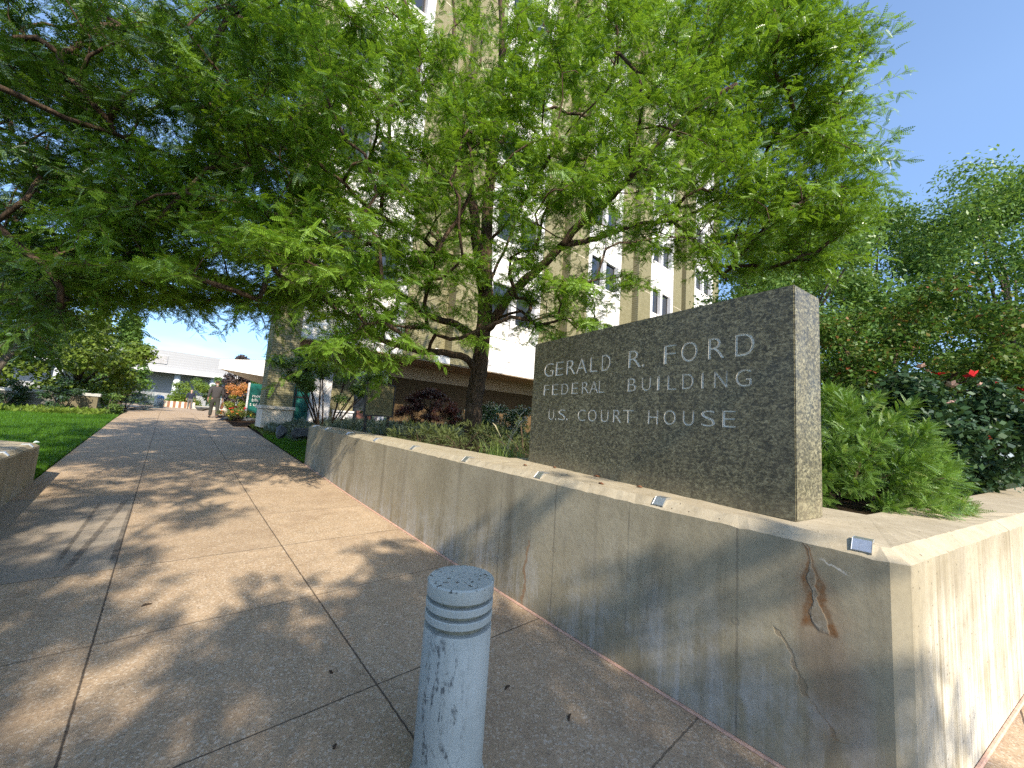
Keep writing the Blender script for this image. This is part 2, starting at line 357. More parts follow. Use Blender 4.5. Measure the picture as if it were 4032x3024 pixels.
    ej = t.band(t.math('SUBTRACT', x, t.math('MULTIPLY', t.math('ADD', y, .3), .9)), 4.45, .006, .006)
    col = t.mix(isTop, side, topc); rt = t.smooth(x, 2.6, 2.61)
    col = t.mix(t.math('MULTIPLY', t.math('MULTIPLY', ej, rt), .8), col, (.10, .085, .06))
    # bug holes
    bh = t.vor(24); pick = t.n('SeparateColor', Color=t.vor(24, out='Color')).outputs[0]
    hole = t.math('MULTIPLY', t.smooth(bh, .07, .16, 1, 0), t.smooth(pick, .55, .75)); col = t.mix(t.math('MULTIPLY', hole, .75), col, (.09, .075, .055))
    col = t.mix(t.ramp(fine, [(.3, .25), (.5, 0)]), col, (.2, .17, .12))
    h = t.math('SUBTRACT', t.math('MULTIPLY', fine, .35), t.math('ADD', t.math('ADD', hole, t.math('MULTIPLY', j, .06)), t.math('SUBTRACT', t.math('MAXIMUM', t.math('MULTIPLY', ck, .5), t.math('MULTIPLY', tie, .1)), t.math('MULTIPLY', core, .5))))
    t.bump(h, .55, .008)
    return t.fin(col, .88, .2)

def make_granite():
    t = NT('speckled_granite')
    v = t.map((.75, .75, 1.15)); n1 = t.noise(54, 4, .6, v, .8); n2 = t.noise(25, 4, .6, v); n3 = t.noise(130, 2, .5, v)
    c = t.ramp(n1, [(.34, (.036, .034, .022)), (.45, (.090, .083, .050)), (.54, (.185, .172, .104)), (.68, (.33, .31, .20))])
    c = t.mix(t.ramp(n2, [(.38, .7), (.49, 0)]), c, (.042, .040, .029))
    c = t.mix(t.ramp(n3, [(.60, 0), (.7, .6)]), c, (.32, .30, .20))
    z = t.xyz()[2]; st = t.smooth(z, 1.22, 1.34, .32, 0); c = t.mix(t.math('MULTIPLY', st, t.ramp(t.noise(9, 4), [(.3, .4), (.6, 1)])), c, (.30, .25, .16))
    c = t.mix(t.ramp(t.noise(2.2, 6, .6), [(.35, .35), (.65, 0)]), c, (.05, .045, .03)); runs = t.noise(1, 5, .6, t.map((9, 9, .5))); c = t.mix(t.ramp(runs, [(.55, 0), (.75, .22)]), c, (.25, .22, .14))
    t.bump(n3, .08, .003)
    return t.fin(c, t.ramp(t.noise(5, 4), [(.3, .34), (.7, .52)]), .5)

def brickmat(name, c1, c2, mortar, bw, bh, vec):
    """vec 'x' for walls facing +-Y, 'y' for walls facing +-X"""
    t = NT(name); x, y, z = t.xyz(); q = t.n('CombineXYZ'); t.put(q.inputs[0], x if vec == 'x' else y); t.put(q.inputs[1], z)
    b = t.n('TexBrick', _offset=.5); t.put(b.inputs['Vector'], q.outputs[0]); b.inputs['Scale'].default_value = 1.0
    b.inputs['Brick Width'].default_value = bw; b.inputs['Row Height'].default_value = bh; b.inputs['Mortar Size'].default_value = .009; b.inputs['Mortar Smooth'].default_value = .2; b.inputs['Bias'].default_value = 0
    for i, c in zip((1, 2, 3), (c1, c2, mortar)): t.put(b.inputs[i], c)
    col = t.mix(t.ramp(t.noise(3, 5), [(.3, 0), (.75, .35)]), b.outputs[0], tuple(k * .7 for k in c1))
    t.bump(b.outputs['Fac'], -.4, .01)
    return t.fin(col, .85, .2)

def make_bark(name, a, b):
    t = NT(name); v = t.map((1, 1, .18)); n = t.noise(28, 6, .65, v, .8); n2 = t.noise(3, 4)
    col = t.mix(t.ramp(n, [(.38, 0), (.62, 1)]), a, b); col = t.mix(t.ramp(n2, [(.55, 0), (.75, .5)]), col, tuple(k * 1.5 for k in b))
    t.bump(n, 1.0, .02); return t.fin(col, .92, .15)

def make_mulch(name, a, b):
    t = NT(name); n = t.noise(45, 6, .7); m = t.vor(60, out='Color'); r = t.n('SeparateColor', Color=m).outputs[0]
    col = t.mix(r, a, b); col = t.mix(t.ramp(n, [(.4, .8), (.6, 0)]), col, tuple(k * .35 for k in a)); t.bump(t.math('ADD', n, r), 1.0, .03)
    return t.fin(col, .95, .1)

def make_rock():
    t = NT('field_stone'); n = t.noise(6, 7, .65); m = t.noise(40, 4)
    col = t.mix(t.ramp(n, [(.35, 0), (.68, 1)]), (.045, .052, .062), (.14, .145, .15)); col = t.mix(t.ramp(m, [(.55, 0), (.7, .4)]), col, (.30, .29, .26)); t.bump(n, .6, .03)
    return t.fin(col, .8, .3)

def make_bollard_mat():
    t = NT('chalky_white_paint'); x, y, z = t.xyz()
    n = t.noise(4, 5); col = t.mix(t.ramp(n, [(.35, 0), (.7, 1)]), (.37, .40, .375), (.46, .49, .46))
    # angle round the post, so that the scuffs wrap it
    ax = t.math('SUBTRACT', x, BOL[0]); ay = t.math('SUBTRACT', y, BOL[1]); ang = t.math('ARCTAN2', ay, ax)
    q = t.n('CombineXYZ'); t.put(q.inputs[0], ang); t.put(q.inputs[1], z)
    s1 = t.noise(1.0, 8, .75, t.map((2.6, 6, 1), rot=(0, 0, .75), v=q.outputs[0]), 1.4); s2 = t.noise(1.0, 5, .6, t.map((7, 40, 1), rot=(0, 0, .75), v=q.outputs[0]), .6)
    low = t.smooth(z, .62, .74, 1, 0)
    zone = t.math('MULTIPLY', t.band(ang, -2.75, .45, .7), low)      # the side that faces the walk
    sc = t.math('MULTIPLY', t.math('MULTIPLY', t.ramp(s1, [(.515, 0), (.575, 1)]), t.ramp(s2, [(.40, .2), (.55, 1)])), t.math('ADD', zone, .06))
    col = t.mix(t.math('MULTIPLY', sc, .85), col, (.06, .066, .07))
    d = t.ramp(t.noise(3, 6, .7, t.map((2, .8, 1), v=q.outputs[0])), [(.5, 0), (.7, .3)]); col = t.mix(d, col, (.36, .35, .28))
    top = t.smooth(z, TOPZ - .004, TOPZ - .001); chip = t.ramp(t.noise(34, 6, .7, None, .5), [(.60, 0), (.63, 1)]); where = t.ramp(t.noise(9, 3), [(.45, 0), (.6, 1)])
    col = t.mix(t.math('MULTIPLY', t.math('MULTIPLY', top, chip), where), col, (.05, .055, .05))
    edge = t.math('MULTIPLY', t.band(z, TOPZ - .004, .006, .005), t.ramp(t.noise(45, 4), [(.6, 0), (.64, 1)])); col = t.mix(edge, col, (.06, .06, .055))
    t.bump(n, .05, .01); return t.fin(col, .55, .4)

M = {}
M['path'] = make_path_mat(); M['concrete'] = make_concrete(); M['granite'] = make_granite()
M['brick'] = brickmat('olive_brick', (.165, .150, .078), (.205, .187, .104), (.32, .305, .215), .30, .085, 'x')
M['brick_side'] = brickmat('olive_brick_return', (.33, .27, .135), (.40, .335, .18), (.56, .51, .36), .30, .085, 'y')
M['brownwall'] = brickmat('brown_ribbed_brick', (.13, .085, .042), (.155, .10, .05), (.07, .047, .025), .9, .07, 'x')
M['greywall'] = brickmat('grey_garden_brick', (.17, .17, .16), (.22, .22, .20), (.27, .27, .25), .30, .085, 'x')
M['white'] = plain('white_precast', (.82, .80, .76), .6, .3, var=.05, scale=3)
M['trim'] = plain('pale_grey_trim', (.66, .65, .66), .5, .35, var=.04, scale=3)
M['cream'] = plain('cream_stone', (.66, .58, .47), .7, .25, var=.10, scale=9)
M['soffit'] = plain('tan_soffit', (.55, .42, .29), .8, .2, var=.05, scale=3)
M['dark'] = plain('dark_bronze', (.045, .038, .032), .5, .4)
M['marble'] = plain('red_marble', (.20, .085, .06), .35, .5, var=.4, scale=7)
t = NT('window_glass'); M['glass'] = t.fin((.025, .032, .045), .06, .6)
t = NT('teal_glass'); M['teal'] = t.fin(t.mix(t.ramp(t.noise(.8, 3), [(.4, 0), (.6, 1)]), (.015, .10, .085), (.03, .17, .15)), .12, .6)
t = NT('blind'); M['blind'] = t.fin((.45, .43, .38), .8)
M['bark'] = make_bark('grey_brown_bark', (.040, .028, .019), (.115, .080, .055))
M['bark2'] = make_bark('grey_bark', (.06, .05, .04), (.15, .13, .105))
M['mulch'] = make_mulch('dark_bark_mulch', (.060, .036, .022), (.12, .075, .048))
M['soil'] = make_mulch('planter_soil', (.045, .032, .02), (.09, .066, .04))
M['turf'] = make_mulch('turf_base', (.045, .085, .018), (.075, .13, .028))
M['ground'] = make_mulch('far_ground', (.06, .085, .03), (.10, .12, .05))
M['rock'] = make_rock()
M['metal'] = plain('cast_aluminium', (.62, .64, .66), .35, .5, metal=.85, var=.1, scale=60)
M['pink'] = plain('pink_sealant', (.55, .35, .27), .7, .3, var=.2, scale=30)
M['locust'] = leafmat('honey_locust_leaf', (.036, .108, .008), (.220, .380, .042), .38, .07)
M['locust_left'] = leafmat('shaded_locust_leaf', (.026, .072, .008), (.115, .215, .024), .28, .10)  # darker copy of the locust leaf, crown shade put into its greens
M['maple'] = leafmat('maple_leaf', (.070, .135, .020), (.230, .320, .060), .38, .08)
M['bgleaf'] = leafmat('distant_leaf', (.045, .110, .026), (.170, .290, .075), .34, .03)
M['shrubleaf'] = leafmat('open_shrub_leaf', (.060, .130, .026), (.200, .310, .080), .35, .10)
M['darkleaf'] = leafmat('dark_evergreen_leaf', (.014, .040, .015), (.050, .105, .035), .15, .15)
M['purple'] = leafmat('purple_maple_leaf', (.022, .009, .010), (.085, .030, .028), .25, .06)
M['red'] = leafmat('reddish_green_leaf', (.026, .066, .014), (.085, .165, .034), .32, .02, [(.80, (.12, .15, .032)), (1, (.30, .10, .05))])
M['rose'] = leafmat('rose_leaf', (.015, .042, .022), (.060, .115, .050), .22, .03)
M['yew'] = leafmat('yew_needle', (.026, .080, .012), (.150, .275, .042), .26, .06, [(.80, (.12, .22, .04)), (1, (.30, .38, .10))])
M['spruce'] = leafmat('spruce_needle', (.022, .046, .014), (.190, .225, .075), .12, .06)
M['bluespruce'] = leafmat('blue_spruce_needle', (.060, .100, .125), (.230, .310, .340), .10, .12)
M['purpletree'] = leafmat('dusky_purple_leaf', (.030, .022, .026), (.105, .075, .075), .2, .12)
M['grass'] = leafmat('grass_blade', (.035, .110, .010), (.120, .260, .025), .35, .08)
M['tallgrass'] = leafmat('tall_grass_blade', (.080, .150, .030), (.240, .320, .100), .35, .1)
M['catmint'] = leafmat('grey_green_catmint', (.075, .110, .070), (.210, .250, .200), .25, .1)
M['cover'] = leafmat('yellow_green_cover', (.085, .130, .020), (.210, .250, .055), .25, .1)
M['orange'] = leafmat('orange_green_leaf', (.075, .130, .020), (.230, .290, .050), .3, .1, [(.62, (.40, .20, .06)), (1, (.62, .24, .09))])
M['flower_red'] = plain('red_petal', (.62, .025, .03), .6, .2, var=.25)
M['flower_pink'] = plain('faded_petal', (.62, .40, .33), .6, .2, var=.25)
M['flower_orange'] = plain('orange_petal', (.75, .22, .05), .6, .2, var=.3)
M['flower_yellow'] = plain('yellow_petal', (.75, .55, .07), .6, .2, var=.2)

# ------------------------------------------------------------------ ground, walk, lawns, beds
rng = np.random.default_rng(11)
def strip(name, xf0, xf1, ys, nx, dz, mat, zf=None):
    g = G(); vs = []; fs = []
    for y in ys:
        a, b = xf0(y), xf1(y)
        for i in range(nx + 1):
            x = a + (b - a) * i / nx; vs.append((x, y, (zf(x, y) if zf else gz(y)) + dz))
    for j in range(len(ys) - 1):
        for i in range(nx): q = j * (nx + 1) + i; fs.append((q, q + 1, q + nx + 2, q + nx + 1))
    g.add(vs, fs); o = g.build(name, mat, None, smooth=True); tag(o, kind='structure'); return o
ysall = [-60, -30] + list(np.linspace(-12, 30, 70)) + [40, 60, 100, 200, 400, 900]
strip('ground', lambda y: -700, lambda y: 700, ysall, 4, -.05, M['ground'])
yspath = list(np.linspace(-14, 32, 120)) + [40, 52, 66]
strip('path', lambda y: -1.27 if y < 26 else -1.27 - (y - 26) * .12, lambda y: 2.46 if y < 20 else 2.46 + .12 * max(0, y - 24), yspath, 4, 0.0, M['path'])
strip('pavement', lambda y: 2.46, lambda y: 16.0, list(np.linspace(-14, .2, 30)), 3, -.004, M['path'])
strip('lawn', lambda y: -14, lambda y: -1.27, list(np.linspace(8.6, 21.4, 30)), 3, -.02, M['turf'])
def bedz(x, y):
    """planting bed right of the walk: level inside the walls, banked beyond their end"""
    if y < 9.6: return 1.10
    k = min(1, max(0, (x - 2.46) / 2.2)); k = k * k * (3 - 2 * k); return gz(y) - .012 + (max(1.08, gz(y)) - gz(y)) * k
strip('planting_bed', lambda y: 3.05, lambda y: 17, list(np.linspace(.05, 9.6, 12)), 10, 0, M['soil'], lambda x, y: 1.125)
strip('mulch_bank', lambda y: 2.46, lambda y: 17, list(np.linspace(9.6, 18, 26)), 24, 0, M['mulch'], bedz)
strip('flower_bank', lambda y: 2.0, lambda y: 9, list(np.linspace(18, 26, 12)), 8, .012, M['mulch'], lambda x, y: gz(y) + .10 * min(1, max(0, x - 2.0)))

def blades(name, P, h, mat, kind='stuff', wd=.004, lean=.5, tint=(.5, .22)):
    n = len(P); d = randdir(rng, n, 0); hh = h * (.6 + .8 * rng.random(n))[:, None]
    side = np.stack([-d[:, 1], d[:, 0], np.zeros(n)], 1) * wd
    top = P + d * hh * lean * rng.random(n)[:, None] + np.array([0, 0, 1.0]) * hh
    q = np.stack([P - side, P + side, top + side * .2, top - side * .2], 1).reshape(-1, 3)
    o = quads(name, q, mat, None, np.clip(rng.normal(*tint, n), 0, 1))
    if kind: tag(o, kind=kind)
    return o
n = 90000; yy = 8.6 + 12.6 * rng.random(n) ** 1.35; xx = -1.29 - rng.random(n) * (.25 * yy - 1.0)
clump = np.sin(xx * 1.7 + yy * .6) * .12 + np.sin(yy * 2.3) * .08
P = np.stack([xx, yy, [gz(a) - .02 for a in yy]], 1)
o = blades('grass', P, .075, M['grass'], wd=.005); tag(o, 'mown green lawn grass left of the walk', 'grass')
n = 26000; yy = 9.75 + 5.2 * rng.random(n); xx = 2.5 + rng.random(n) * np.clip(1.0 - (yy - 9.75) * .12, .1, 1.0) * (1.1 + .0 * yy)
P = np.stack([xx, yy, [bedz(a, b) for a, b in zip(xx, yy)]], 1)
o = blades('grass', P, .08, M['grass'], wd=.005); tag(o, 'bright green grass wedge at the far end of the wall', 'grass')

# ------------------------------------------------------------------ L-shaped concrete planter wall
def wz(y): return 1.15 + .0135 * max(y, -.5)
outer = [(2.47, 9.62), (2.47, 5.0), (2.47, .175), (2.512, .112), (6.0, -.605), (14.0, -2.25)]   # corner points; the arris between them is worn
inner = [(14.1, -1.48), (6.0, -.06), (3.57, .355), (3.57, 3.44), (3.12, 3.47), (3.10, 9.62)]
wall = thing('planter_wall', 'L-shaped weathered concrete wall carrying the carved granite sign, long face to the walk', 'wall', (2.47, .12, 0))
g = G(); ins = [(2.535, 9.55), (2.535, 5.0), (2.535, .21), (2.56, .175), (6.012, -.545), (14.02, -2.19)]
wr_ = np.random.default_rng(8); ob, oi = [], []
for i in range(len(outer) - 1):
    (x0, y0), (x1, y1) = outer[i], outer[i + 1]; (u0, v0), (u1, v1) = ins[i], ins[i + 1]; m = max(1, int(math.hypot(x1 - x0, y1 - y0) / .05)) if i < 4 else 20
    for j in range(m): k = j / m; ob.append((x0 + (x1 - x0) * k, y0 + (y1 - y0) * k)); oi.append((u0 + (u1 - u0) * k, v0 + (v1 - v0) * k))
ob.append(outer[-1]); oi.append(ins[-1]); n0 = len(ob)
chip = np.clip(wr_.normal(0, 1, n0), -1.2, 2.2) * .0018; chip = chip + np.where(wr_.random(n0) > .95, .006, 0)
rows = [[(x, y, -.6) for x, y in ob], [(x, y, .5) for x, y in ob], [(x, y, wz(y) - .052 - chip[i]) for i, (x, y) in enumerate(ob)], [(x, y, wz(oy) + wr_.normal(0, .0015)) for (x, y), (ox, oy) in zip([(p[0] + c * .5, p[1] + c * .5) for p, c in zip(oi, np.roll(chip, 3))], ob)]]
vs = [p for r_ in rows for p in r_]; fs = [(r_ * n0 + i, r_ * n0 + i + 1, (r_ + 1) * n0 + i + 1, (r_ + 1) * n0 + i) for r_ in range(3) for i in range(n0 - 1)]
ni = len(inner); d = len(vs); vs += [(x, y, wz(y) - (.04 if y > 9 else 0)) for x, y in inner] + [(x, y, -.6) for x, y in inner]; e = d + ni
fs += [(d + i, d + i + 1, e + i + 1, e + i) for i in range(ni - 1)]
c = 3 * n0; near = [min(range(ni), key=lambda j: (inner[j][0] - p[0]) ** 2 + (inner[j][1] - p[1]) ** 2) for p in oi]
order = [5, 4, 3, 2, 1, 0]                      # inner points met while walking along the outer edge from the far end
stop = [0.0] + [0] * 5; cur = d + 5
brk = {5: None}; lim = [(4, lambda p: p[1] < 3.6 and p[0] < 2.6), (3, lambda p: p[1] < 3.3 and p[0] < 2.6), (2, lambda p: p[0] > 2.54), (1, lambda p: p[0] > 5.5), (0, lambda p: p[0] > 13.5)]
li = 0
for i in range(n0 - 1):
    while li < len(lim) and lim[li][1](oi[i]): fs.append((c + i, cur, d + lim[li][0])); cur = d + lim[li][0]; li += 1
    fs.append((c + i, c + i + 1, cur))
while li < len(lim): fs.append((c + n0 - 1, cur, d + lim[li][0])); cur = d + lim[li][0]; li += 1
fs += [(n0 - 1, 2 * n0 - 1, 3 * n0 - 1, 4 * n0 - 1, d, e), (0, n0, 2 * n0, 3 * n0, d + ni - 1, e + ni - 1)]
g.add(vs, fs); g.build('wall_body', M['concrete'], wall)
g = G(); pts = [(2.46, y, gz(y) + .004) for y in np.linspace(.13, 9.6, 40)]; g.tube(pts, .011, 6); g.build('foot_sealant', M['pink'], wall)
g = G(); pts = [(2.47 + k * 8, .11 - k * 1.64, gz(0) + .002) for k in np.linspace(0, 1, 14)]; g.tube(pts, .011, 6); g.build('foot_sealant', M['pink'], wall)

# skate stops: bent metal clips over the wall's arris
def clip(y, label, x=2.47, flip=1, zt=None, xt=2.535):
    z = (wz(y) if zt is None else zt); t_ = .008; hw = .036
    o = thing('skate_stop', label, 'skate stop', (x, y, z), 'metal skate stops along the wall edges')
    g = G(); s = flip
    prof = [(xt + .065 * s, z + .004), (xt, z + .004), (x + .018 * s, z - .038), (x + .010 * s, z - .032), (xt - .004 * s, z + .014), (xt + .065 * s, z + .012)]
    vs = [(px, y - hw, pz) for px, pz in prof] + [(px, y + hw, pz) for px, pz in prof]; k = len(prof)
    g.add(vs, [tuple(range(k)), tuple(range(2 * k - 1, k - 1, -1))] + [(i, (i + 1) % k, k + (i + 1) % k, k + i) for i in range(k)])
    b = g.build('skate_stop', M['metal'], None, bevel=.002); b.name = 'bracket'; attach(b, o); return o
for y, l in zip((.27, 1.27, 2.38, 3.5, 4.72, 5.95, 7.2, 8.45, 9.3),
                ('metal skate stop on the long wall edge, nearest the cracked corner', 'skate stop on the wall edge below the near half of the granite sign', 'skate stop on the wall edge below the far half of the granite sign',
                 'skate stop just past the granite sign, above the stained wall face', 'skate stop beside the tall grass, fourth from the far wall end', 'skate stop on the wall edge at the rim of the tree shadow', 'skate stop on the shaded wall edge, third from the far end',
                 'skate stop on the shaded wall edge, second from the far end', 'skate stop at the very far end of the long concrete wall')):
    clip(y, l)

# low concrete wall on the other side of the walk
lw = thing('planter_wall', 'short shaded concrete wall at the left edge of the walk', 'wall', (-1.26, 8.6, 0))
g = G(); g.add([(-1.26, -1, -.6), (-1.26, 8.62, -.6), (-2.1, 9.5, -.6), (-2.6, -1, -.6), (-1.26, -1, .84), (-1.26, 8.62, .84), (-2.1, 9.5, .84), (-2.6, -1, .84),
             (-1.31, -1, .885), (-1.31, 8.58, .885), (-2.1, 9.42, .885), (-2.6, -1, .885)],
            [(3, 2, 1, 0), (0, 1, 5, 4), (1, 2, 6, 5), (2, 3, 7, 6), (3, 0, 4, 7), (4, 5, 9, 8), (5, 6, 10, 9), (6, 7, 11, 10), (7, 4, 8, 11), (8, 9, 10, 11)])
g.build('wall_body', M['concrete'], lw, bevel=.008, seg=2)
clip(7.2, 'skate stop on the left wall, nearer of the two', -1.26, -1, .885, -1.31); clip(8.3, 'skate stop at the corner end of the left wall', -1.26, -1, .885, -1.31)

# ------------------------------------------------------------------ granite sign
A = Vector((2.725, .566, 0)); U = Vector((.415, 2.594, 0)).normalized(); N = Vector((U.y, -U.x, 0))      # U runs away from the end face, N into the stone
L_, TH, ZB, ZT = 2.635, .366, 1.155, 2.552
def gp(s, d, z): p = A + U * s + N * d; return Vector((p.x, p.y, z))
sign = thing('granite_sign', 'upright speckled granite slab carved GERALD R. FORD FEDERAL BUILDING, standing on the concrete wall', 'sign', gp(L_ / 2, TH / 2, ZB))
g = G(); vs = [gp(0, 0, ZB), gp(L_, 0, ZB), gp(L_, TH, ZB), gp(0, TH, ZB), gp(0, 0, ZT), gp(L_, 0, ZT), gp(L_, TH, ZT), gp(0, TH, ZT)]
g.add(vs, [(0, 3, 2, 1), (4, 5, 6, 7), (0, 1, 5, 4), (1, 2, 6, 5), (2, 3, 7, 6), (3, 0, 4, 7)])
slab = g.build('slab', M['granite'], sign, bevel=.006, seg=2)
LINES = [  # letter, left edge s, right edge s (s decreases to the right), rows z0 z1
    (2.147, 2.297, [('G', 2.425, 2.265), ('E', 2.225, 2.10), ('R', 2.05, 1.915), ('A', 1.90, 1.75), ('L', 1.705, 1.605), ('D', 1.552, 1.448), ('R', 1.24, 1.11), ('.', 1.098, 1.075), ('F', .89, .785), ('O', .74, .612), ('R', .53, .415), ('D', .344, .225)]),
    (1.943, 2.057, [('F', 2.415, 2.325), ('E', 2.268, 2.172), ('D', 2.112, 2.005), ('E', 1.952, 1.862), ('R', 1.805, 1.71), ('A', 1.70, 1.585), ('L', 1.578, 1.51), ('B', 1.238, 1.15), ('U', 1.092, 1.005), ('I', .945, .925), ('L', .852, .778), ('D', .726, .638), ('I', .577, .562), ('N', .485, .395), ('G', .34, .242)]),
    (1.675, 1.787, [('U', 2.305, 2.215), ('.', 2.19, 2.17), ('S', 2.14, 2.03), ('.', 2.015, 1.995), ('C', 1.845, 1.74), ('O', 1.702, 1.592), ('U', 1.537, 1.445), ('R', 1.39, 1.30), ('T', 1.278, 1.167), ('H', 1.022, .93), ('O', .878, .775), ('U', .716, .63), ('S', .575, .475), ('E', .425, .338)])]
def letter_mesh(ch, depth):
    c = bpy.data.curves.new('glyph', 'FONT'); c.body = ch; c.size = 1; c.extrude = depth; c.resolution_u = 5; c.offset = -.012
    o = bpy.data.objects.new('glyph', c); COL.objects.link(o); bpy.context.view_layer.update()
    me = bpy.data.meshes.new_from_object(o.evaluated_get(bpy.context.evaluated_depsgraph_get())); bpy.data.objects.remove(o); bpy.data.curves.remove(c); return me
cut = bmesh.new(); floors = []
for z0, z1, row in LINES:
    for ch, s0, s1 in row:
        me = letter_mesh(ch, 1.0); co = np.array([v.co[:] for v in me.vertices]); lo, hi = co.min(0), co.max(0)
        zz1 = z1 if ch != '.' else z0 + .024
        for v in me.vertices:
            s = s0 + (s1 - s0) * (v.co.x - lo[0]) / max(hi[0] - lo[0], 1e-6); z = z0 + (zz1 - z0) * (v.co.y - lo[1]) / max(hi[1] - lo[1], 1e-6)
            v.co = gp(s, .013 if v.co.z < 0 else -.03, z)
        cut.from_mesh(me); bpy.data.meshes.remove(me)
bmesh.ops.remove_doubles(cut, verts=cut.verts, dist=1e-6); bmesh.ops.recalc_face_normals(cut, faces=cut.faces)
cm = bpy.data.meshes.new('cutter'); cut.to_mesh(cm); cut.free()
t = NT('carved_stone'); q = t.noise(90, 4); t.bump(q, .6, .004); M['carved'] = t.fin(t.mix(t.ramp(q, [(.35, 0), (.65, 1)]), (.66, .63, .54), (.90, .87, .79)), .9, .2)
cm.materials.append(M['carved'])
co_ = bpy.data.objects.new('cutter', cm); COL.objects.link(co_)
slab.data.materials.append(M['carved'])
md = slab.modifiers.new('carve', 'BOOLEAN'); md.operation = 'DIFFERENCE'; md.solver = 'EXACT'; md.object = co_; md.material_mode = 'TRANSFER'
co_.location = slab.location; slab_parent_inv = None
loc = slab.location.copy(); slab.parent = None; slab.location = (0, 0, 0); co_.location = (0, 0, 0)
bpy.context.view_layer.update()
me2 = bpy.data.meshes.new_from_object(slab.evaluated_get(bpy.context.evaluated_depsgraph_get()))
slab.modifiers.clear(); old = slab.data; slab.data = me2; me2.name = 'slab'
bpy.data.objects.remove(co_); bpy.data.meshes.remove(cm)
slab.parent = sign; slab.location = loc

# ------------------------------------------------------------------ bollard
bol = thing('bollard', 'scuffed white cylindrical bollard with ringed louvre head on the walk', 'bollard', (BOL[0], BOL[1], gz(BOL[1])))
bz = gz(BOL[1]); R0 = .155
def lathe_part(name, prof, mat, parent=None, n=64):
    g = G(); g.lathe(prof, n, (BOL[0], BOL[1], 0)); return g.build(name, mat, parent or bol, smooth=True, split=35)
bm_ = make_bollard_mat()
lathe_part('post', [(R0, bz + .03), (R0, .672), (R0 - .002, .677), (R0 - .03, .679)], bm_)
lathe_part('base_flange', [(R0 + .014, bz - .02), (R0 + .014, bz + .010), (R0 + .010, bz + .016), (R0 + .002, bz + .03)], bm_)
lathe_part('core', [(R0 - .028, .67), (R0 - .028, .82)], plain('grimy_lens', (.22, .21, .15), .5, .4, var=.3, scale=30))
for z0 in (.704, .757):
    lathe_part('ring', [(R0 - .03, z0), (R0 - .003, z0), (R0, z0 + .004), (R0, z0 + .029), (R0 - .003, z0 + .033), (R0 - .03, z0 + .033)], bm_)
lathe_part('cap', [(R0 - .03, .810), (R0 - .002, .810), (R0, .814), (R0, TOPZ - .006), (R0 - .006, TOPZ), (.02, TOPZ)], bm_)

# ------------------------------------------------------------------ twigs, pods and litter
def litter(name, label, cat, x, y, z, L, wd, ang, mat, group=None, bend=.1):
    g = G(); d = Vector((math.cos(ang), math.sin(ang), 0)); s = Vector((-d.y, d.x, 0)); p = Vector((x, y, z + wd * .6))
    g.tube([p - d * L * .5, p - d * L * .15 + s * L * bend + Vector((0, 0, wd * .5)), p + d * L * .2 + s * L * bend * .7 + Vector((0, 0, wd * .3)), p + d * L * .5], [wd * .35, wd * .8, wd * .6, wd * .25], 6)
    o = g.build(name, mat, None, smooth=True); tag(o, label, cat, group); return o
M['pod'] = plain('dry_pod', (.16, .07, .035), .7, .3, var=.3, scale=40); M['twig'] = plain('dark_twig', (.05, .035, .025), .8, .2)
for (x, y, L, a, l) in ((2.78, 2.84, .075, 1.2, 'dry brown pod on the ledge, farthest from the corner'), (3.0, 2.64, .05, 1.4, 'short brown pod close under the far sign end'), (2.95, 2.09, .06, 1.7, 'pale dry pod touching the foot of the granite sign'), (2.62, 1.81, .06, 1.3, 'curled brown pod near the front edge of the ledge'), (2.83, 1.6, .05, 1.6, 'dark crumpled pod against the granite')):
    litter('seed_pod', l, 'seed pod', x, y, wz(y), L, .011, a, M['pod'], 'dry seed pods on the wall ledge', .15)
for (x, y, L, a, l) in ((.07, 3.92, .06, .2, 'short dark twig lying in the middle of the walk'), (.92, 2.48, .035, 1.8, 'small dark leaf scrap beside the walk joint'), (1.71, 1.78, .045, .1, 'stubby brown twig between bollard and wall'), (1.84, 1.41, .06, .5, 'thin reddish twig near the foot of the wall'), (.78, 1.95, .028, .9, 'round dark crumb left of the bollard')):
    litter('twig', l, 'twig', x, y, gz(y), L, .009, a, M['twig'], 'twigs scattered on the walk')
M['scrap'] = plain('pale_scrap', (.62, .75, .70), .6, .3)
for (x, y, l) in ((-1.85, 12.3, 'small pale scrap lying on the left lawn'), (-1.62, 9.9, 'faint pale scrap on the lawn close to the walk')):
    litter('litter', l, 'litter', x, y, gz(y) + .04, .09, .03, .4, M['scrap'])
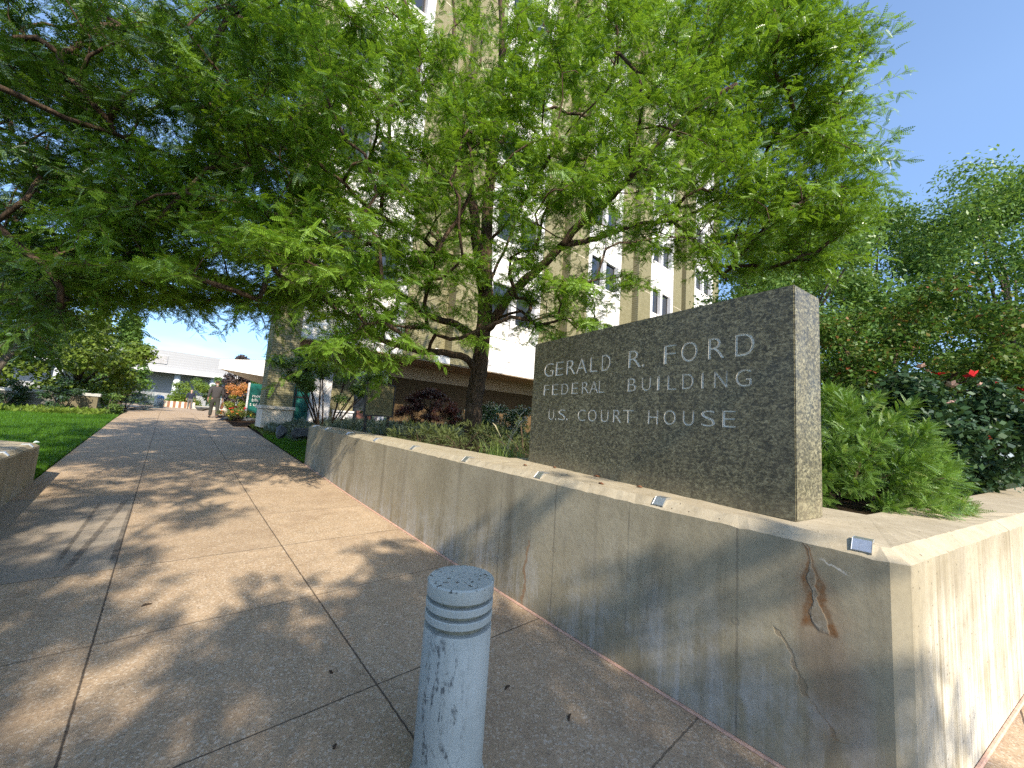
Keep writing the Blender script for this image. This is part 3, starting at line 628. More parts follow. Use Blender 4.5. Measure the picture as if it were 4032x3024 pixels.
# ------------------------------------------------------------------ federal building (facade in the plane y = 16, shaded sides of the piers face the walk)
YF = 16.0
def X(r): return r * YF
bld = thing('office_building', 'tall olive brick and white panelled office block behind the trees', 'building', (X(.16), YF, 1.0))
TOP = 44.0
ZS = 4.32                                     # underside of the white band above the recessed ground floor
PIERS = [(.16, .215, None), (.47, .745, (.571, .627)), (1.0, 1.276, (1.101, 1.157)), (1.530, 1.806, (1.629, 1.687)), (2.06, 2.336, (2.16, 2.217))]
BAYS = [(.215, .47), (.745, 1.0), (1.276, 1.530), (1.806, 2.06), (2.336, 2.62)]
for a, b, gr in PIERS:
    g = G(); z0 = 1.66 if gr is None else ZS
    if gr is None: g.box(X(a), X(b), YF - .12, YF + .8, z0, TOP)
    else:
        g.box(X(a), X(gr[0]), YF - .12, YF + .8, z0, TOP); g.box(X(gr[1]), X(b), YF - .12, YF + .8, z0, TOP); g.box(X(gr[0]) + .003, X(gr[1]) - .003, YF + .55, YF + .8, z0, TOP)
    p = g.build('brick_pier', M['brick'], bld)
    g = G()                                    # thin pale courses every storey
    for k in range(9):
        z = 8.55 + 4.6 * k
        for (u, v) in ([(a, b)] if gr is None else [(a, gr[0]), (gr[1], b)]): g.box(X(u), X(v), YF - .123, YF - .115, z, z + .035)
    g.build('pale_course', M['cream'], p)
SILLS = [7.23 + 4.6 * k for k in range(8)]
WH = 2.05
win_proto = None
for bi, (a, b) in enumerate(BAYS):
    x0, x1 = X(a), X(b); xm = (x0 + x1) / 2; jw, mw = .42, .34; y0 = YF + .02
    g = G(); g.box(x0, x0 + jw, y0 - .10, y0 + .5, ZS, TOP); g.box(x1 - jw, x1, y0 - .10, y0 + .5, ZS, TOP); g.box(xm - mw / 2, xm + mw / 2, y0 - .04, y0 + .5, ZS + .7, TOP)
    g.build('bay_trim', M['trim'], bld)
    zprev = ZS
    for zs in SILLS + [TOP]:
        g = G(); u, v = x0 + jw + .003, x1 - jw - .003
        g.box(u, v, y0 + .10, y0 + .5, zprev, min(zs, TOP))
        if zs < TOP:
            g.box(u, v, y0 + .05, y0 + .11, zs - .12, zs - .002); g.box(u, v, y0 + .06, y0 + .11, zs - .98, zs - .90); g.box(u, v, y0 + .07, y0 + .11, zprev + .02, zs - 1.10)
        g.build('bay_panel', M['white'], bld); zprev = zs + WH
    for zs in SILLS:
        for wi, (u, v) in enumerate(((x0 + jw, xm - mw / 2), (xm + mw / 2, x1 - jw))):
            if win_proto is None:
                g = G(); wd = v - u; fr = .06
                for bx in ((-wd / 2 + .002, -wd / 2 + fr, 0, WH), (wd / 2 - fr, wd / 2 - .002, 0, WH), (-wd / 2 + fr, wd / 2 - fr, .002, fr), (-wd / 2 + fr, wd / 2 - fr, WH - fr, WH - .002)): g.box(bx[0], bx[1], .22, .30, bx[2], bx[3])
                win_proto = g.build('window', M['dark'], None); g = G(); g.box(-wd / 2 + fr, wd / 2 - fr, .26, .27, fr, WH - fr); pane = g.build('pane', M['glass'], None); pane.parent = win_proto
                g = G(); g.box(-wd / 2 + fr, wd / 2 - fr, .36, .37, WH * .55, WH - fr); bl = g.build('blind', M['blind'], None); bl.parent = win_proto
                wobj = win_proto; W0 = wd
            else: wobj = copy_tree(win_proto)
            wobj.parent = bld; wobj.location = Vector(((u + v) / 2, y0, zs)) - bld.location; wobj.scale = ((v - u) / W0, 1, 1)
xr = X(2.72)
g = G(); g.box(X(2.62), xr, YF - .1, YF + .8, 1.0, TOP); g.build('brick_pier', M['brick'], bld)
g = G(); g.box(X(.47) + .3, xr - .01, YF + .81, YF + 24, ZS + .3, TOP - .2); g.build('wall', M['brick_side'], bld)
g = G(); g.box(X(.215), xr, YF - .06, YF + .9, ZS - .02, ZS + .62); g.box(X(.215), xr, YF - .09, YF - .06, ZS + .30, ZS + .62); g.build('white_band', M['white'], bld)
g = G(); g.box(X(.217), xr - .02, YF - .03, YF + 3.0, ZS - .06, ZS - .02); g.build('soffit', M['soffit'], bld)
# recessed ground floor
YG = YF + 2.6
g = G(); g.box(X(.215), xr, YG, YG + .3, ZS - .72, ZS - .06); g.build('fascia', M['soffit'], bld)
g = G(); g.box(X(.53), xr, YG + .05, YG + .3, .9, ZS - .72); g.build('brown_wall', M['brownwall'], bld)
g = G(); g.box(X(.16), X(.215), YF - .12, YF + .8, 1.40, 1.66); g.build('plinth_joint', M['cream'], bld)
g = G(); g.box(X(.16) - .05, X(.215) + .05, YF - .17, YF + .85, .9, 1.56); g.box(X(.16) - .10, X(.215) + .10, YF - .23, YF + .9, 1.56, 1.67); g.build('stone_plinth', M['cream'], bld, bevel=.015)
g = G(); g.box(X(.215), X(.285), YG - .6, YG - .57, .95, ZS - .7); g.build('lobby_glass', M['teal'], bld)
g = G()
for xx in (.217, .248, .283): g.box(X(xx) - .03, X(xx) + .03, YG - .64, YG - .56, .95, ZS - .7)
g.box(X(.215), X(.285), YG - .63, YG - .57, 2.1, 2.16); g.build('glazing_bar', M['dark'], bld)
for xx, wd in ((.292, .34), (.318, .40), (.475, .30)):
    g = G(); g.box(X(xx) - wd / 2, X(xx) + wd / 2, YG - .9, YG - .5, .9, ZS - .06); g.build('column', M['trim'], bld, bevel=.02)
g = G(); g.box(X(.335), X(.40), YG - .5, YG - .2, .9, ZS - .72); g.build('brick_panel', M['brick'], bld)
g = G(); g.box(X(.345), X(.40), YG - .58, YG - .5, 1.2, 1.62); g.box(X(.343), X(.402), YG - .64, YG - .5, 1.62, 1.70); g.build('planter_box', M['trim'], bld)
g = G(); g.box(X(.40), X(.47), YG - .1, YG, .9, ZS - .7); g.build('dark_glass', M['glass'], bld)
g = G(); g.box(X(.42), X(.462), YG - .2, YG - .1, .9, 1.75); g.build('marble_panel', M['marble'], bld)
# entrance canopy on the building's left side, teal entrance glass under it
cpy = [(1.85, 25.6), (5.2, 31.5), (7.5, 31.5), (7.5, 22.0), (4.2, 22.0)]
g = G(); pz = 4.02
vs = [(x, y, pz) for x, y in cpy] + [(x, y, 3.50 if i == 0 else 3.05) for i, (x, y) in enumerate(cpy)]; k = 5
g.add(vs, [tuple(range(k)), (k, k + 4, k + 3, k + 2, k + 1)] + [(i, (i + 1) % k, k + (i + 1) % k, k + i) for i in range(k)])
g.build('canopy', M['white'], bld, bevel=.02)
g = G(); g.box(2.66, 3.9, 20.35, 20.40, .9, 2.62); tg = g.build('entrance_glass', M['teal'], bld)
g = G(); g.box(2.6, 2.66, 20.3, 20.45, .9, 2.64); g.box(3.2, 3.24, 20.32, 20.42, .9, 2.0); g.box(3.24, 3.9, 20.32, 20.42, 1.96, 2.0); g.build('door_frame', M['trim'], tg)
def text_mesh(body, size, loc, mat, parent, name='lettering'):
    c = bpy.data.curves.new(name, 'FONT'); c.body = body; c.size = size; c.extrude = .004; c.align_x = 'LEFT'; c.space_line = .95
    o = bpy.data.objects.new(name, c); COL.objects.link(o); bpy.context.view_layer.update()
    me = bpy.data.meshes.new_from_object(o.evaluated_get(bpy.context.evaluated_depsgraph_get())); bpy.data.objects.remove(o); bpy.data.curves.remove(c)
    for v in me.vertices: v.co = Vector((loc[0] + v.co.x, loc[1] - v.co.z, loc[2] + v.co.y))
    me.materials.append(mat); r = bpy.data.objects.new(name, me); COL.objects.link(r); attach(r, parent); return r
text_mesh('   ments\n   blic to\n  t of laws', .20, (2.62, 20.33, 2.02), M['white'], tg)
text_mesh('US', .34, (X(.216) - .02 + .0, YG - .66, 2.05), M['white'], bld)

# ------------------------------------------------------------------ people, walking away
def skin_body(name, pts, edges, root, mat, parent, sub=2):
    me = bpy.data.meshes.new(name); keys = list(pts); ix = {k: i for i, k in enumerate(keys)}
    me.from_pydata([pts[k][0] for k in keys], [(ix[a], ix[b]) for a, b in edges], [])
    o = bpy.data.objects.new(name, me); COL.objects.link(o)
    o.modifiers.new('skin', 'SKIN'); sm = o.modifiers.new('sub', 'SUBSURF'); sm.levels = sm.render_levels = sub
    for k in keys:
        r = pts[k][1]; sv = me.skin_vertices[0].data[ix[k]]; sv.radius = r if hasattr(r, '__len__') else (r, r); sv.use_root = (k == root)
    bpy.context.view_layer.update()
    m2 = bpy.data.meshes.new_from_object(o.evaluated_get(bpy.context.evaluated_depsgraph_get())); bpy.data.objects.remove(o); bpy.data.meshes.remove(me)
    m2.name = name; m2.materials.clear(); m2.materials.append(mat); m2.polygons.foreach_set('use_smooth', [True] * len(m2.polygons))
    r = bpy.data.objects.new(name, m2); COL.objects.link(r)
    if parent: r.parent = parent
    return r
def person(label, loc, rz, jacket_c, trouser_c, skin_c, hair_c, build=1.0, step=.16, bald=False, grip=False):
    root = thing('person', label, 'person', loc); root.rotation_euler = (0, 0, rz)
    sk = plain('skin', skin_c, .6, .3, var=.06); jk = plain('jacket_cloth', jacket_c, .85, .15, var=.2, scale=60); tr = plain('trouser_cloth', trouser_c, .85, .15, var=.2, scale=60); sh = plain('black_shoe', (.015, .012, .01), .4, .5); hr = plain('hair', hair_c, .8, .2, var=.3, scale=90); wh = plain('shirt', (.75, .75, .75), .7, .2)
    b = build
    J = {'pel': (0, 0, .95), 'wai': (0, .01, 1.10), 'che': (0, .0, 1.32), 'nk': (0, .02, 1.50), 'hd0': (0, .03, 1.57), 'hd1': (0, .045, 1.67), 'hd2': (0, .04, 1.745)}
    # local +Y is the walking direction: one foot forward, one back
    for s, n, st in ((-1, 'l', step), (1, 'r', -step)):
        J.update({'hip' + n: (s * .10, 0, .90), 'kne' + n: (s * .105, st * .62 + .04, .49), 'ank' + n: (s * .11, st * 1.15 - (.05 if st < 0 else 0), .09), 'toe' + n: (s * .125, st * 1.15 + .15, .04),
                  'sho' + n: (s * .185 * b, 0, 1.43), 'elb' + n: (s * .245 * b, -.03 - st * .25, 1.15), 'wri' + n: (s * .262 * b, .04 - st * .6, .90), 'pal' + n: (s * .268 * b, .05 - st * .65, .84)})
    P = {k: [Vector(v), None] for k, v in J.items()}
    rad = dict(pel=(.13, .10), wai=(.125 * b, .09 * b), che=(.135 * b, .085 * b), nk=.055, hd0=.068, hd1=(.075, .092), hd2=(.055, .07), hip=.085, kne=.055, ank=.038, toe=.034, sho=.055, elb=.041, wri=.027, pal=(.022, .036))
    for k in P: P[k][1] = rad[k] if k in rad else rad[k[:3]]
    E = [('pel', 'wai'), ('wai', 'che'), ('che', 'nk'), ('nk', 'hd0'), ('hd0', 'hd1'), ('hd1', 'hd2')]
    for n in 'lr': E += [('pel', 'hip' + n), ('hip' + n, 'kne' + n), ('kne' + n, 'ank' + n), ('ank' + n, 'toe' + n), ('che', 'sho' + n), ('sho' + n, 'elb' + n), ('elb' + n, 'wri' + n), ('wri' + n, 'pal' + n)]
    for s, n in ((-1, 'l'), (1, 'r')):         # five fingers rooted in the palm
        p = P['pal' + n][0]
        for i, ln in enumerate((.068, .076, .072, .055)):
            y = p.y + .030 - .020 * i; a = 'f%d%s' % (i, n); c = 'g%d%s' % (i, n)
            cu = .03 if not grip or n == 'l' else .05
            P[a] = [Vector((p.x - s * .004, y, p.z - .055)), .0095]; P[c] = [Vector((p.x - s * cu, y + .004, p.z - .05 - ln * (.75 if grip and n == 'r' else .95))), .0075]; E += [('pal' + n, a), (a, c)]
        P['t0' + n] = [Vector((p.x - s * .012, p.y + .045, p.z - .01)), .011]; P['t1' + n] = [Vector((p.x - s * .02, p.y + .062, p.z - .05)), .008]; E += [('pal' + n, 't0' + n), ('t0' + n, 't1' + n)]
    body = skin_body('body', P, E, 'pel', sk, root)
    # head details: ears, nose
    # clothes follow the same joints a little fuller
    Q = {'hem': [Vector((0, -.005, .84)), (.185 * b, .135 * b)], 'wai': [Vector(J['wai']), (.170 * b, .128 * b)], 'che': [Vector(J['che']), (.190 * b, .128 * b)], 'yok': [Vector((0, .0, 1.43)), (.175 * b, .115)], 'col': [Vector((0, .012, 1.515)), (.088, .084)]}
    EQ = [('hem', 'wai'), ('wai', 'che'), ('che', 'yok'), ('yok', 'col')]
    for s, n in ((-1, 'l'), (1, 'r')):
        Q['sho' + n] = [Vector(J['sho' + n]) + Vector((0, 0, -.01)), .088]; Q['elb' + n] = [Vector(J['elb' + n]), .062]; Q['cuf' + n] = [Vector(J['wri' + n]) + Vector((0, 0, .035)), .048]; EQ += [('che', 'sho' + n), ('sho' + n, 'elb' + n), ('elb' + n, 'cuf' + n)]
    skin_body('jacket', Q, EQ, 'hem', jk, root)
    T = {'bel': [Vector((0, 0, 1.0)), (.155 * b, .118 * b)], 'sea': [Vector((0, -.01, .90)), (.160 * b, .125 * b)]}; ET = [('bel', 'sea')]
    for n in 'lr':
        T['hip' + n] = [Vector(J['hip' + n]) - Vector((0, 0, .08)), .105]; T['kne' + n] = [Vector(J['kne' + n]), .082]; T['cuf' + n] = [Vector(J['ank' + n]) + Vector((0, 0, .0)), .072]; ET += [('sea', 'hip' + n), ('hip' + n, 'kne' + n), ('kne' + n, 'cuf' + n)]
    skin_body('trousers', T, ET, 'bel', tr, root)
    for n in 'lr':
        a = Vector(J['ank' + n]); t_ = Vector(J['toe' + n])
        skin_body('shoe', {'h': [a + Vector((0, -.05, -.045)), .043], 'm': [a * .5 + t_ * .5 + Vector((0, 0, -.015)), (.048, .040)], 't': [t_ + Vector((0, .03, -.005)), (.044, .030)]}, [('h', 'm'), ('m', 't')], 'm', sh, root)
    skin_body('shirt_collar', {'a': [Vector((0, .012, 1.51)), (.070, .068)], 'b': [Vector((0, .016, 1.560)), (.066, .064)]}, [('a', 'b')], 'a', wh, root)
    h = {'a': [Vector((0, .012, 1.60)), (.072, .062)], 'b': [Vector((0, .018, 1.68)), (.079, .080)]}
    if not bald: h['c'] = [Vector((0, .03, 1.755)), (.060, .070)]
    skin_body('hair', h, [('a', 'b')] + ([('b', 'c')] if not bald else []), 'a', hr, root)
    g = G()
    for s in (-1, 1): g.lathe([(.004, -.032), (.018, -.02), (.020, .012), (.006, .030)], 8, (s * .083, .035, 1.655))
    e = g.build('ear', sk, None, smooth=True); e.parent = root
    g = G(); g.add([(-.016, .128, 1.625), (.016, .128, 1.625), (0, .160, 1.632), (0, .132, 1.69)], [(0, 1, 2), (0, 2, 3), (1, 3, 2), (0, 3, 1)]); e = g.build('nose', sk, None); e.parent = root
    return root, J
man, J = person('man seen from behind in a dark grey suit carrying a brown case along the walk', (1.70, 22.7, gz(22.7)), RAD(3), (.055, .052, .055), (.045, .046, .044), (.30, .17, .12), (.05, .04, .035), 1.08, .15, False, True)
hand = man.matrix_basis @ Vector(J['palr']); 
case = thing('briefcase', 'brown leather case held in the suited man\'s right hand', 'briefcase', hand + Vector((.01, .0, -.43)))
lea = plain('brown_leather', (.16, .055, .025), .5, .4, var=.2)
g = G(); g.obox(hand + Vector((.012, 0, -.26)), (.05, 0, 0), (0, .20, 0), (.02, 0, .15)); g.build('case_body', lea, case, bevel=.02, seg=2)
g = G(); g.tube([hand + Vector((.012, -.07, -.11)), hand + Vector((.0, -.05, -.07)), hand + Vector((0, .05, -.07)), hand + Vector((.012, .07, -.11))], .010, 8); g.build('handle', lea, case, smooth=True)
man2, _ = person('bald man far down the walk in a navy jacket and grey trousers', (1.60, 45.0, gz(45)), 0, (.025, .03, .055), (.12, .12, .13), (.45, .28, .21), (.40, .30, .25), 1.15, .10, True)

# ------------------------------------------------------------------ plaque sign in the bed
plq = thing('plaque_sign', 'dark framed information board on two posts behind the concrete wall', 'sign', (4.05, 9.5, 1.08))
px0, px1, pyy, pz0, pz1 = 3.66, 4.36, 9.5, 1.60, 2.37
M['board'] = plain('olive_board', (.20, .17, .075), .5, .4, var=.06); M['ink'] = plain('board_ink', (.09, .075, .035), .7, .2)
g = G(); g.box(px0, px1, pyy - .012, pyy + .02, pz0, pz1); pan = g.build('panel', M['board'], plq)
g = G()
for b in ((px0 - .035, px0, pz0 - .035, pz1 + .035), (px1, px1 + .035, pz0 - .035, pz1 + .035), (px0, px1, pz0 - .035, pz0), (px0, px1, pz1, pz1 + .035)): g.box(b[0], b[1], pyy - .03, pyy + .035, b[2], b[3])
g.build('frame', M['dark'], plq)
for xx in (px0 + .06, px1 - .06):
    g = G(); g.box(xx - .028, xx + .028, pyy + .036, pyy + .09, .95, pz1 - .05); g.build('post', M['dark'], plq)
g = G(); g.box(px0 + .08, px0 + .14, pyy - .016, pyy - .0125, pz1 - .12, pz1 - .06); rr = random.Random(3)
z = pz1 - .17
while z > pz0 + .12:
    x = px0 + .07
    while x < px1 - .10:
        l = rr.uniform(.02, .075)
        g.box(x, min(x + l, px1 - .07), pyy - .0145, pyy - .0125, z, z + .008); x += l + .012
    z -= .022 if rr.random() > .15 else .04
g.box(px0 + .28, px0 + .44, pyy - .016, pyy - .0125, pz0 + .05, pz0 + .085)
g.build('text_rows', M['ink'], pan)

# ------------------------------------------------------------------ far things
arena = thing('arena', 'large white curved hall with round columns far beyond the end of the walk', 'building', (0, 120, 1))
def arc(x): return 118 + .006 * (x + 4) ** 2
xs = np.linspace(-46, 34, 41)
def curved(name, off, z0f, z1f, mat, th=1.2):
    g = G(); vs = []
    for x in xs:
        y = arc(x) + off; vs += [(x, y, z0f(x)), (x, y, z1f(x)), (x, y + th, z1f(x)), (x, y + th, z0f(x))]
    fs = []
    for i in range(len(xs) - 1):
        for k in range(4): fs.append((4 * i + k, 4 * i + 4 + k, 4 * i + 4 + (k + 1) % 4, 4 * i + (k + 1) % 4))
    fs += [(0, 1, 2, 3), tuple(4 * (len(xs) - 1) + k for k in (3, 2, 1, 0))]
    g.add(vs, fs); return g.build(name, mat, arena)
tt_ = NT('white_ribbed_cladding'); x_, y_, z_ = tt_.xyz(); wv_ = tt_.n('TexWave', _bands_direction='Z'); tt_.put(wv_.inputs[0], tt_.co()); wv_.inputs['Scale'].default_value = .55; wv_.inputs['Distortion'].default_value = .3
M['clad'] = tt_.fin(tt_.mix(tt_.ramp(wv_.outputs[0], [(.3, 0), (.6, .5)]), (.34, .35, .37), (.28, .29, .31)), .6, .3)
curved('roof_band', 0, lambda x: 8.6, lambda x: 13.2 - .012 * abs(x + 6) ** 1.2, M['clad'], 20)
curved('eave', -1.0, lambda x: 8.0, lambda x: 8.6, M['trim'], 3)
curved('lower_wall', 5.0, lambda x: 1.0, lambda x: 8.0, M['clad'], 4)
for x in (-17, -8, 1.3, 8.0, 17):
    g = G(); g.tube([(x - .12, arc(x) + 1.2, .9), (x, arc(x) + 1.2, 8.05)], [.72, .62], 20); g.build('column', plain('pale_column', (.55, .60, .66), .5, .4, var=.05), arena, smooth=True)
g = G()
for k in range(9): g.box(-5.0, -.9, arc(-3) - .22, arc(-3) - .05, 10.0 + k * .22, 10.1 + k * .22)
g.build('louvre', M['trim'], arena)

can_ = thing('litter_bin', 'grey litter bin with a blue lid at the far end of the walk', 'litter bin', (-.45, 44, 1.0))
g = G(); g.lathe([(.26, 0), (.30, .04), (.30, .72), (.27, .76)], 24, (-.45, 44, 1.0)); g.build('bin_body', plain('bin_grey', (.42, .44, .46), .5, .4), can_, smooth=True, split=40)
g = G(); g.lathe([(.32, .76), (.32, .82), (.26, .98), (.10, 1.04)], 24, (-.45, 44, 1.0)); g.build('lid', plain('bin_blue', (.05, .16, .42), .4, .4), can_, smooth=True, split=40)
pl = thing('planter', 'long planter with brown and cream vertical stripes beyond the bin', 'planter', (.80, 52, 1.0))
g1, g2 = G(), G()
for k in range(13): (g1 if k % 2 else g2).box(-.55 + k * .215, -.55 + (k + 1) * .215 - (.006), 51.6, 52.4, 1.0, 1.62)
g1.build('brown_slat', plain('brown_board', (.26, .13, .08), .7, .2), pl); g2.build('cream_slat', plain('cream_board', (.72, .63, .50), .7, .2), pl)
gwl = thing('garden_wall', 'low grey brick garden wall with a flat stone cap across the back of the left lawn', 'wall', (-4, 22, .9))
g = G(); g.box(-14, -1.98, 21.9, 22.25, .8, 1.58); g.build('brick_body', M['greywall'], gwl)
g = G(); g.box(-14, -1.92, 21.84, 22.31, 1.58, 1.70); g.build('cap', plain('cap_stone', (.42, .43, .42), .7, .3, var=.1), gwl, bevel=.01)
g = G(); g.box(-3.0, -1.98, 21.86, 21.9, .8, 1.56); g.build('end_pier', plain('tan_brick', (.15, .13, .085), .85, .2, var=.2), gwl)
kb = thing('garden_kerb', 'low pale stone kerb round the far lawn', 'kerb', (4, 50, 1)); g = G(); g.box(1.9, 9, 49.8, 50.2, .95, 1.32); g.build('kerb_stone', plain('kerb_grey', (.42, .42, .39), .8, .2), kb)

# boulders and bed edging
def rock(label, c, s, seed, rot=0):
    r = np.random.default_rng(seed); bm = bmesh.new(); bmesh.ops.create_icosphere(bm, subdivisions=4, radius=1)
    pl_ = [(nrm(r.normal(0, 1, 3)), r.uniform(.42, .72)) for _ in range(14)]
    for v in bm.verts:
        p = np.array(v.co)
        for n_, d_ in pl_:
            k = p @ n_ - d_
            if k > 0: p = p - n_ * k * .97
        p = p * (1 + .03 * math.sin(9 * p[0] + 3 * p[2] + seed)); q = p * np.array(s); ca, sa = math.cos(rot), math.sin(rot)
        v.co = (c[0] + q[0] * ca - q[1] * sa, c[1] + q[0] * sa + q[1] * ca, c[2] + q[2])
    me = bpy.data.meshes.new('boulder'); bm.to_mesh(me); bm.free(); me.materials.append(M['rock']); o = bpy.data.objects.new('boulder', me); COL.objects.link(o); tag(o, label, 'boulder', 'boulders edging the planting'); return o
rock('long blue grey boulder left of the wall end, largest of the row', (2.95, 11.9, .96), (.52, .30, .22), 1, .2)
rock('leaning grey boulder left of the largest one', (2.55, 12.6, .95), (.30, .25, .26), 2, .8)
rock('flat grey boulder just right of the largest one', (3.65, 11.6, 1.06), (.34, .24, .15), 3)
rock('grey boulder between the flat boulder and the information board', (4.35, 11.4, 1.10), (.30, .22, .17), 4, .5)
rock('small grey boulder right of the information board', (5.0, 11.2, 1.10), (.30, .22, .16), 5)
rock('broad grey brown rock fronting the flower bed near the man', (2.15, 21.2, .98), (.42, .28, .17), 6)
rock('sloped grey rock right of the flower bed front', (2.75, 20.3, 1.0), (.38, .28, .18), 7, .4)
rock('brownish rock lying on the far lawn left of the suited man', (2.2, 40, 1.15), (.6, .4, .32), 8)
# ------------------------------------------------------------------ trees
def smooth_path(p, k=3):
    """Catmull-Rom through the points"""
    P = [np.array(q, float) for q in p]; out = []
    for i in range(len(P) - 1):
        a, b, c, d = P[max(i - 1, 0)], P[i], P[i + 1], P[min(i + 2, len(P) - 1)]
        for j in range(k):
            t = j / k; out.append(.5 * ((2 * b) + (c - a) * t + (2 * a - 5 * b + 4 * c - d) * t * t + (3 * b - a - 3 * c + d) * t ** 3))
    out.append(P[-1]); return out

def grow_tree(root, limbs, pads, rng, bark, leafm, tmpl, trunk_r, tip_r=.0055, expo=.43, per=44, twig=.62, flat=.5, droop=.25, size=1.0, tint=(.5, .2), cluster=.42, crown='crown', spread=1.0, lift=.25, limb_r=()):
    """skeleton from the given limbs, branches grown out to every foliage pad by nearest-node search; twigs and pinnate leaves hang on the pads"""
    pos, par, plen, spans = [], [], [], []
    def add(p, q): pos.append(np.array(p, float)); par.append(q); plen.append(0 if q < 0 else plen[q] + float(np.linalg.norm(pos[-1] - pos[q]))); return len(pos) - 1
    for li, lb in enumerate(limbs):
        pts = smooth_path(lb)
        if li == 0: prev = add(pts[0], -1); pts = pts[1:]
        else:
            d = [np.linalg.norm(q - pts[0]) for q in pos]; prev = int(np.argmin(d)); pts = pts[1:]
        i0 = len(pos)
        for q in pts: prev = add(q + rng.normal(0, .012, 3), prev)
        if li < len(limb_r): spans.append((i0, len(pos), *limb_r[li]))
    n_limb = len(pos); base = np.array(limbs[0][0])
    tips = []; order = np.argsort(np.linalg.norm(pads - base, axis=1) + rng.normal(0, .3, len(pads)))
    for i in order:
        p = pads[i]; A_ = np.array(pos); d = np.linalg.norm(A_ - p, axis=1); low = np.maximum(A_[:, 2] - p[2], 0) * .5
        k = int(np.argmin(d + .12 * np.array(plen) + low + (np.arange(len(pos)) < 5) * 2)); a = pos[k]; L = d[k]; m = max(2, int(L / .28)); last = k
        g = pos[par[k]] if par[k] >= 0 else a - [0, 0, 1]; dir0 = nrm(a - g)
        for j in range(1, m + 1):
            t = j / m; q = a * (1 - t) + p * t + dir0 * L * .22 * t * (1 - t) * 2 + np.array([0, 0, L * .10 * math.sin(math.pi * t)]) + rng.normal(0, .028, 3) * (t < 1) * min(1, L)
            last = add(q, last)
        tips.append(last)
    n = len(pos); cnt = np.zeros(n)
    for k in tips: cnt[k] += 1
    ch = [[] for _ in range(n)]
    for k in range(n - 1, 0, -1): cnt[par[k]] += cnt[k]; ch[par[k]].append(k)
    cnt = np.maximum(cnt, .6); rad = tip_r * cnt ** expo; top = rad[0]; rad = tip_r + (rad - tip_r) * (trunk_r - tip_r) / max(top - tip_r, 1e-6)
    for k, (i0, i1, ra, rb) in zip(range(len(spans)), spans):
        for q in range(i0, i1): rad[q] = -(ra + (rb - ra) * (q - i0) / max(1, i1 - i0 - 1))
    if spans: rad = np.where(rad < 0, -rad, np.minimum(rad, .034))
    P = np.array(pos)
    # chains
    g = G(); stack = [(0, -1)]; wr = random.Random(4)
    while stack:
        k, frm = stack.pop(); pts, rr = ([P[frm]], [rad[k]]) if frm >= 0 else ([], [])
        while True:
            pts.append(P[k]); rr.append(rad[k])
            if not ch[k]: break
            nxt = max(ch[k], key=lambda c: cnt[c])
            for c in ch[k]:
                if c != nxt: stack.append((c, k))
            k = nxt
        if frm < 0:
            rr = list(rr); rr[0] *= 1.28; rr[1] *= 1.1
        g.tube(pts, rr, 14 if max(rr) > .07 else (8 if max(rr) > .025 else 5), 0, .10 if max(rr) > .05 else 0, wr)
    # twigs and leaves
    O, XX, SS, TT = [], [], [], []; tb = G()
    for k in tips:
        p = P[k]; q = P[par[k]]; d0 = nrm(p - q + 1e-6); tn = np.clip(rng.normal(*tint), 0.05, .95)
        ntw = 6
        for _ in range(ntw):
            a = rng.uniform(0, 2 * math.pi); dv = nrm(d0 * .7 + np.array([math.cos(a), math.sin(a), rng.normal(lift - .1, .3) * flat]) * spread)
            L = twig * rng.uniform(.6, 1.3); st = p + rng.normal(0, .05, 3); m = 6
            tw = [st + dv * L * (j / m) + np.array([0, 0, -droop * L * (j / m) ** 2]) + rng.normal(0, .008, 3) for j in range(m + 1)]
            tb.tube(tw, [.0042 * (1 - .7 * j / m) for j in range(m + 1)], 4)
            nl = max(3, per // ntw)
            for j in range(nl):
                t = (j + .7) / nl * m; i0 = min(int(t), m - 1); pt = tw[i0] + (tw[i0 + 1] - tw[i0]) * (t - i0)
                sd = nrm(np.cross(dv, [0, 0, 1.0])) * (1 if j % 2 else -1)
                x = nrm(dv * rng.uniform(.0, .9) + sd * rng.uniform(.2, 1.1) + rng.normal(0, .3, 3) + np.array([0, 0, rng.normal(-.1, .3)]))
                O.append(pt); XX.append(x); SS.append(size * rng.uniform(.65, 1.2)); TT.append(tn + rng.normal(0, .1))
    O, XX, SS, TT = map(np.array, (O, XX, SS, TT)); Nn = nrm(np.array([0, 0, 1.0]) + rng.normal(0, .6, (len(O), 3)))
    Vs, Ts = [], []
    for i, T in enumerate(tmpl):
        s = slice(i, None, len(tmpl)); v, t_ = place(T, O[s], XX[s], Nn[s], SS[s], rng, TT[s]); Vs.append(v); Ts.append(t_)
    trunk = g.build('trunk', bark, root, smooth=True); tb.build('twigs', bark, trunk)
    quads(crown, np.concatenate(Vs), leafm, root, np.concatenate(Ts))

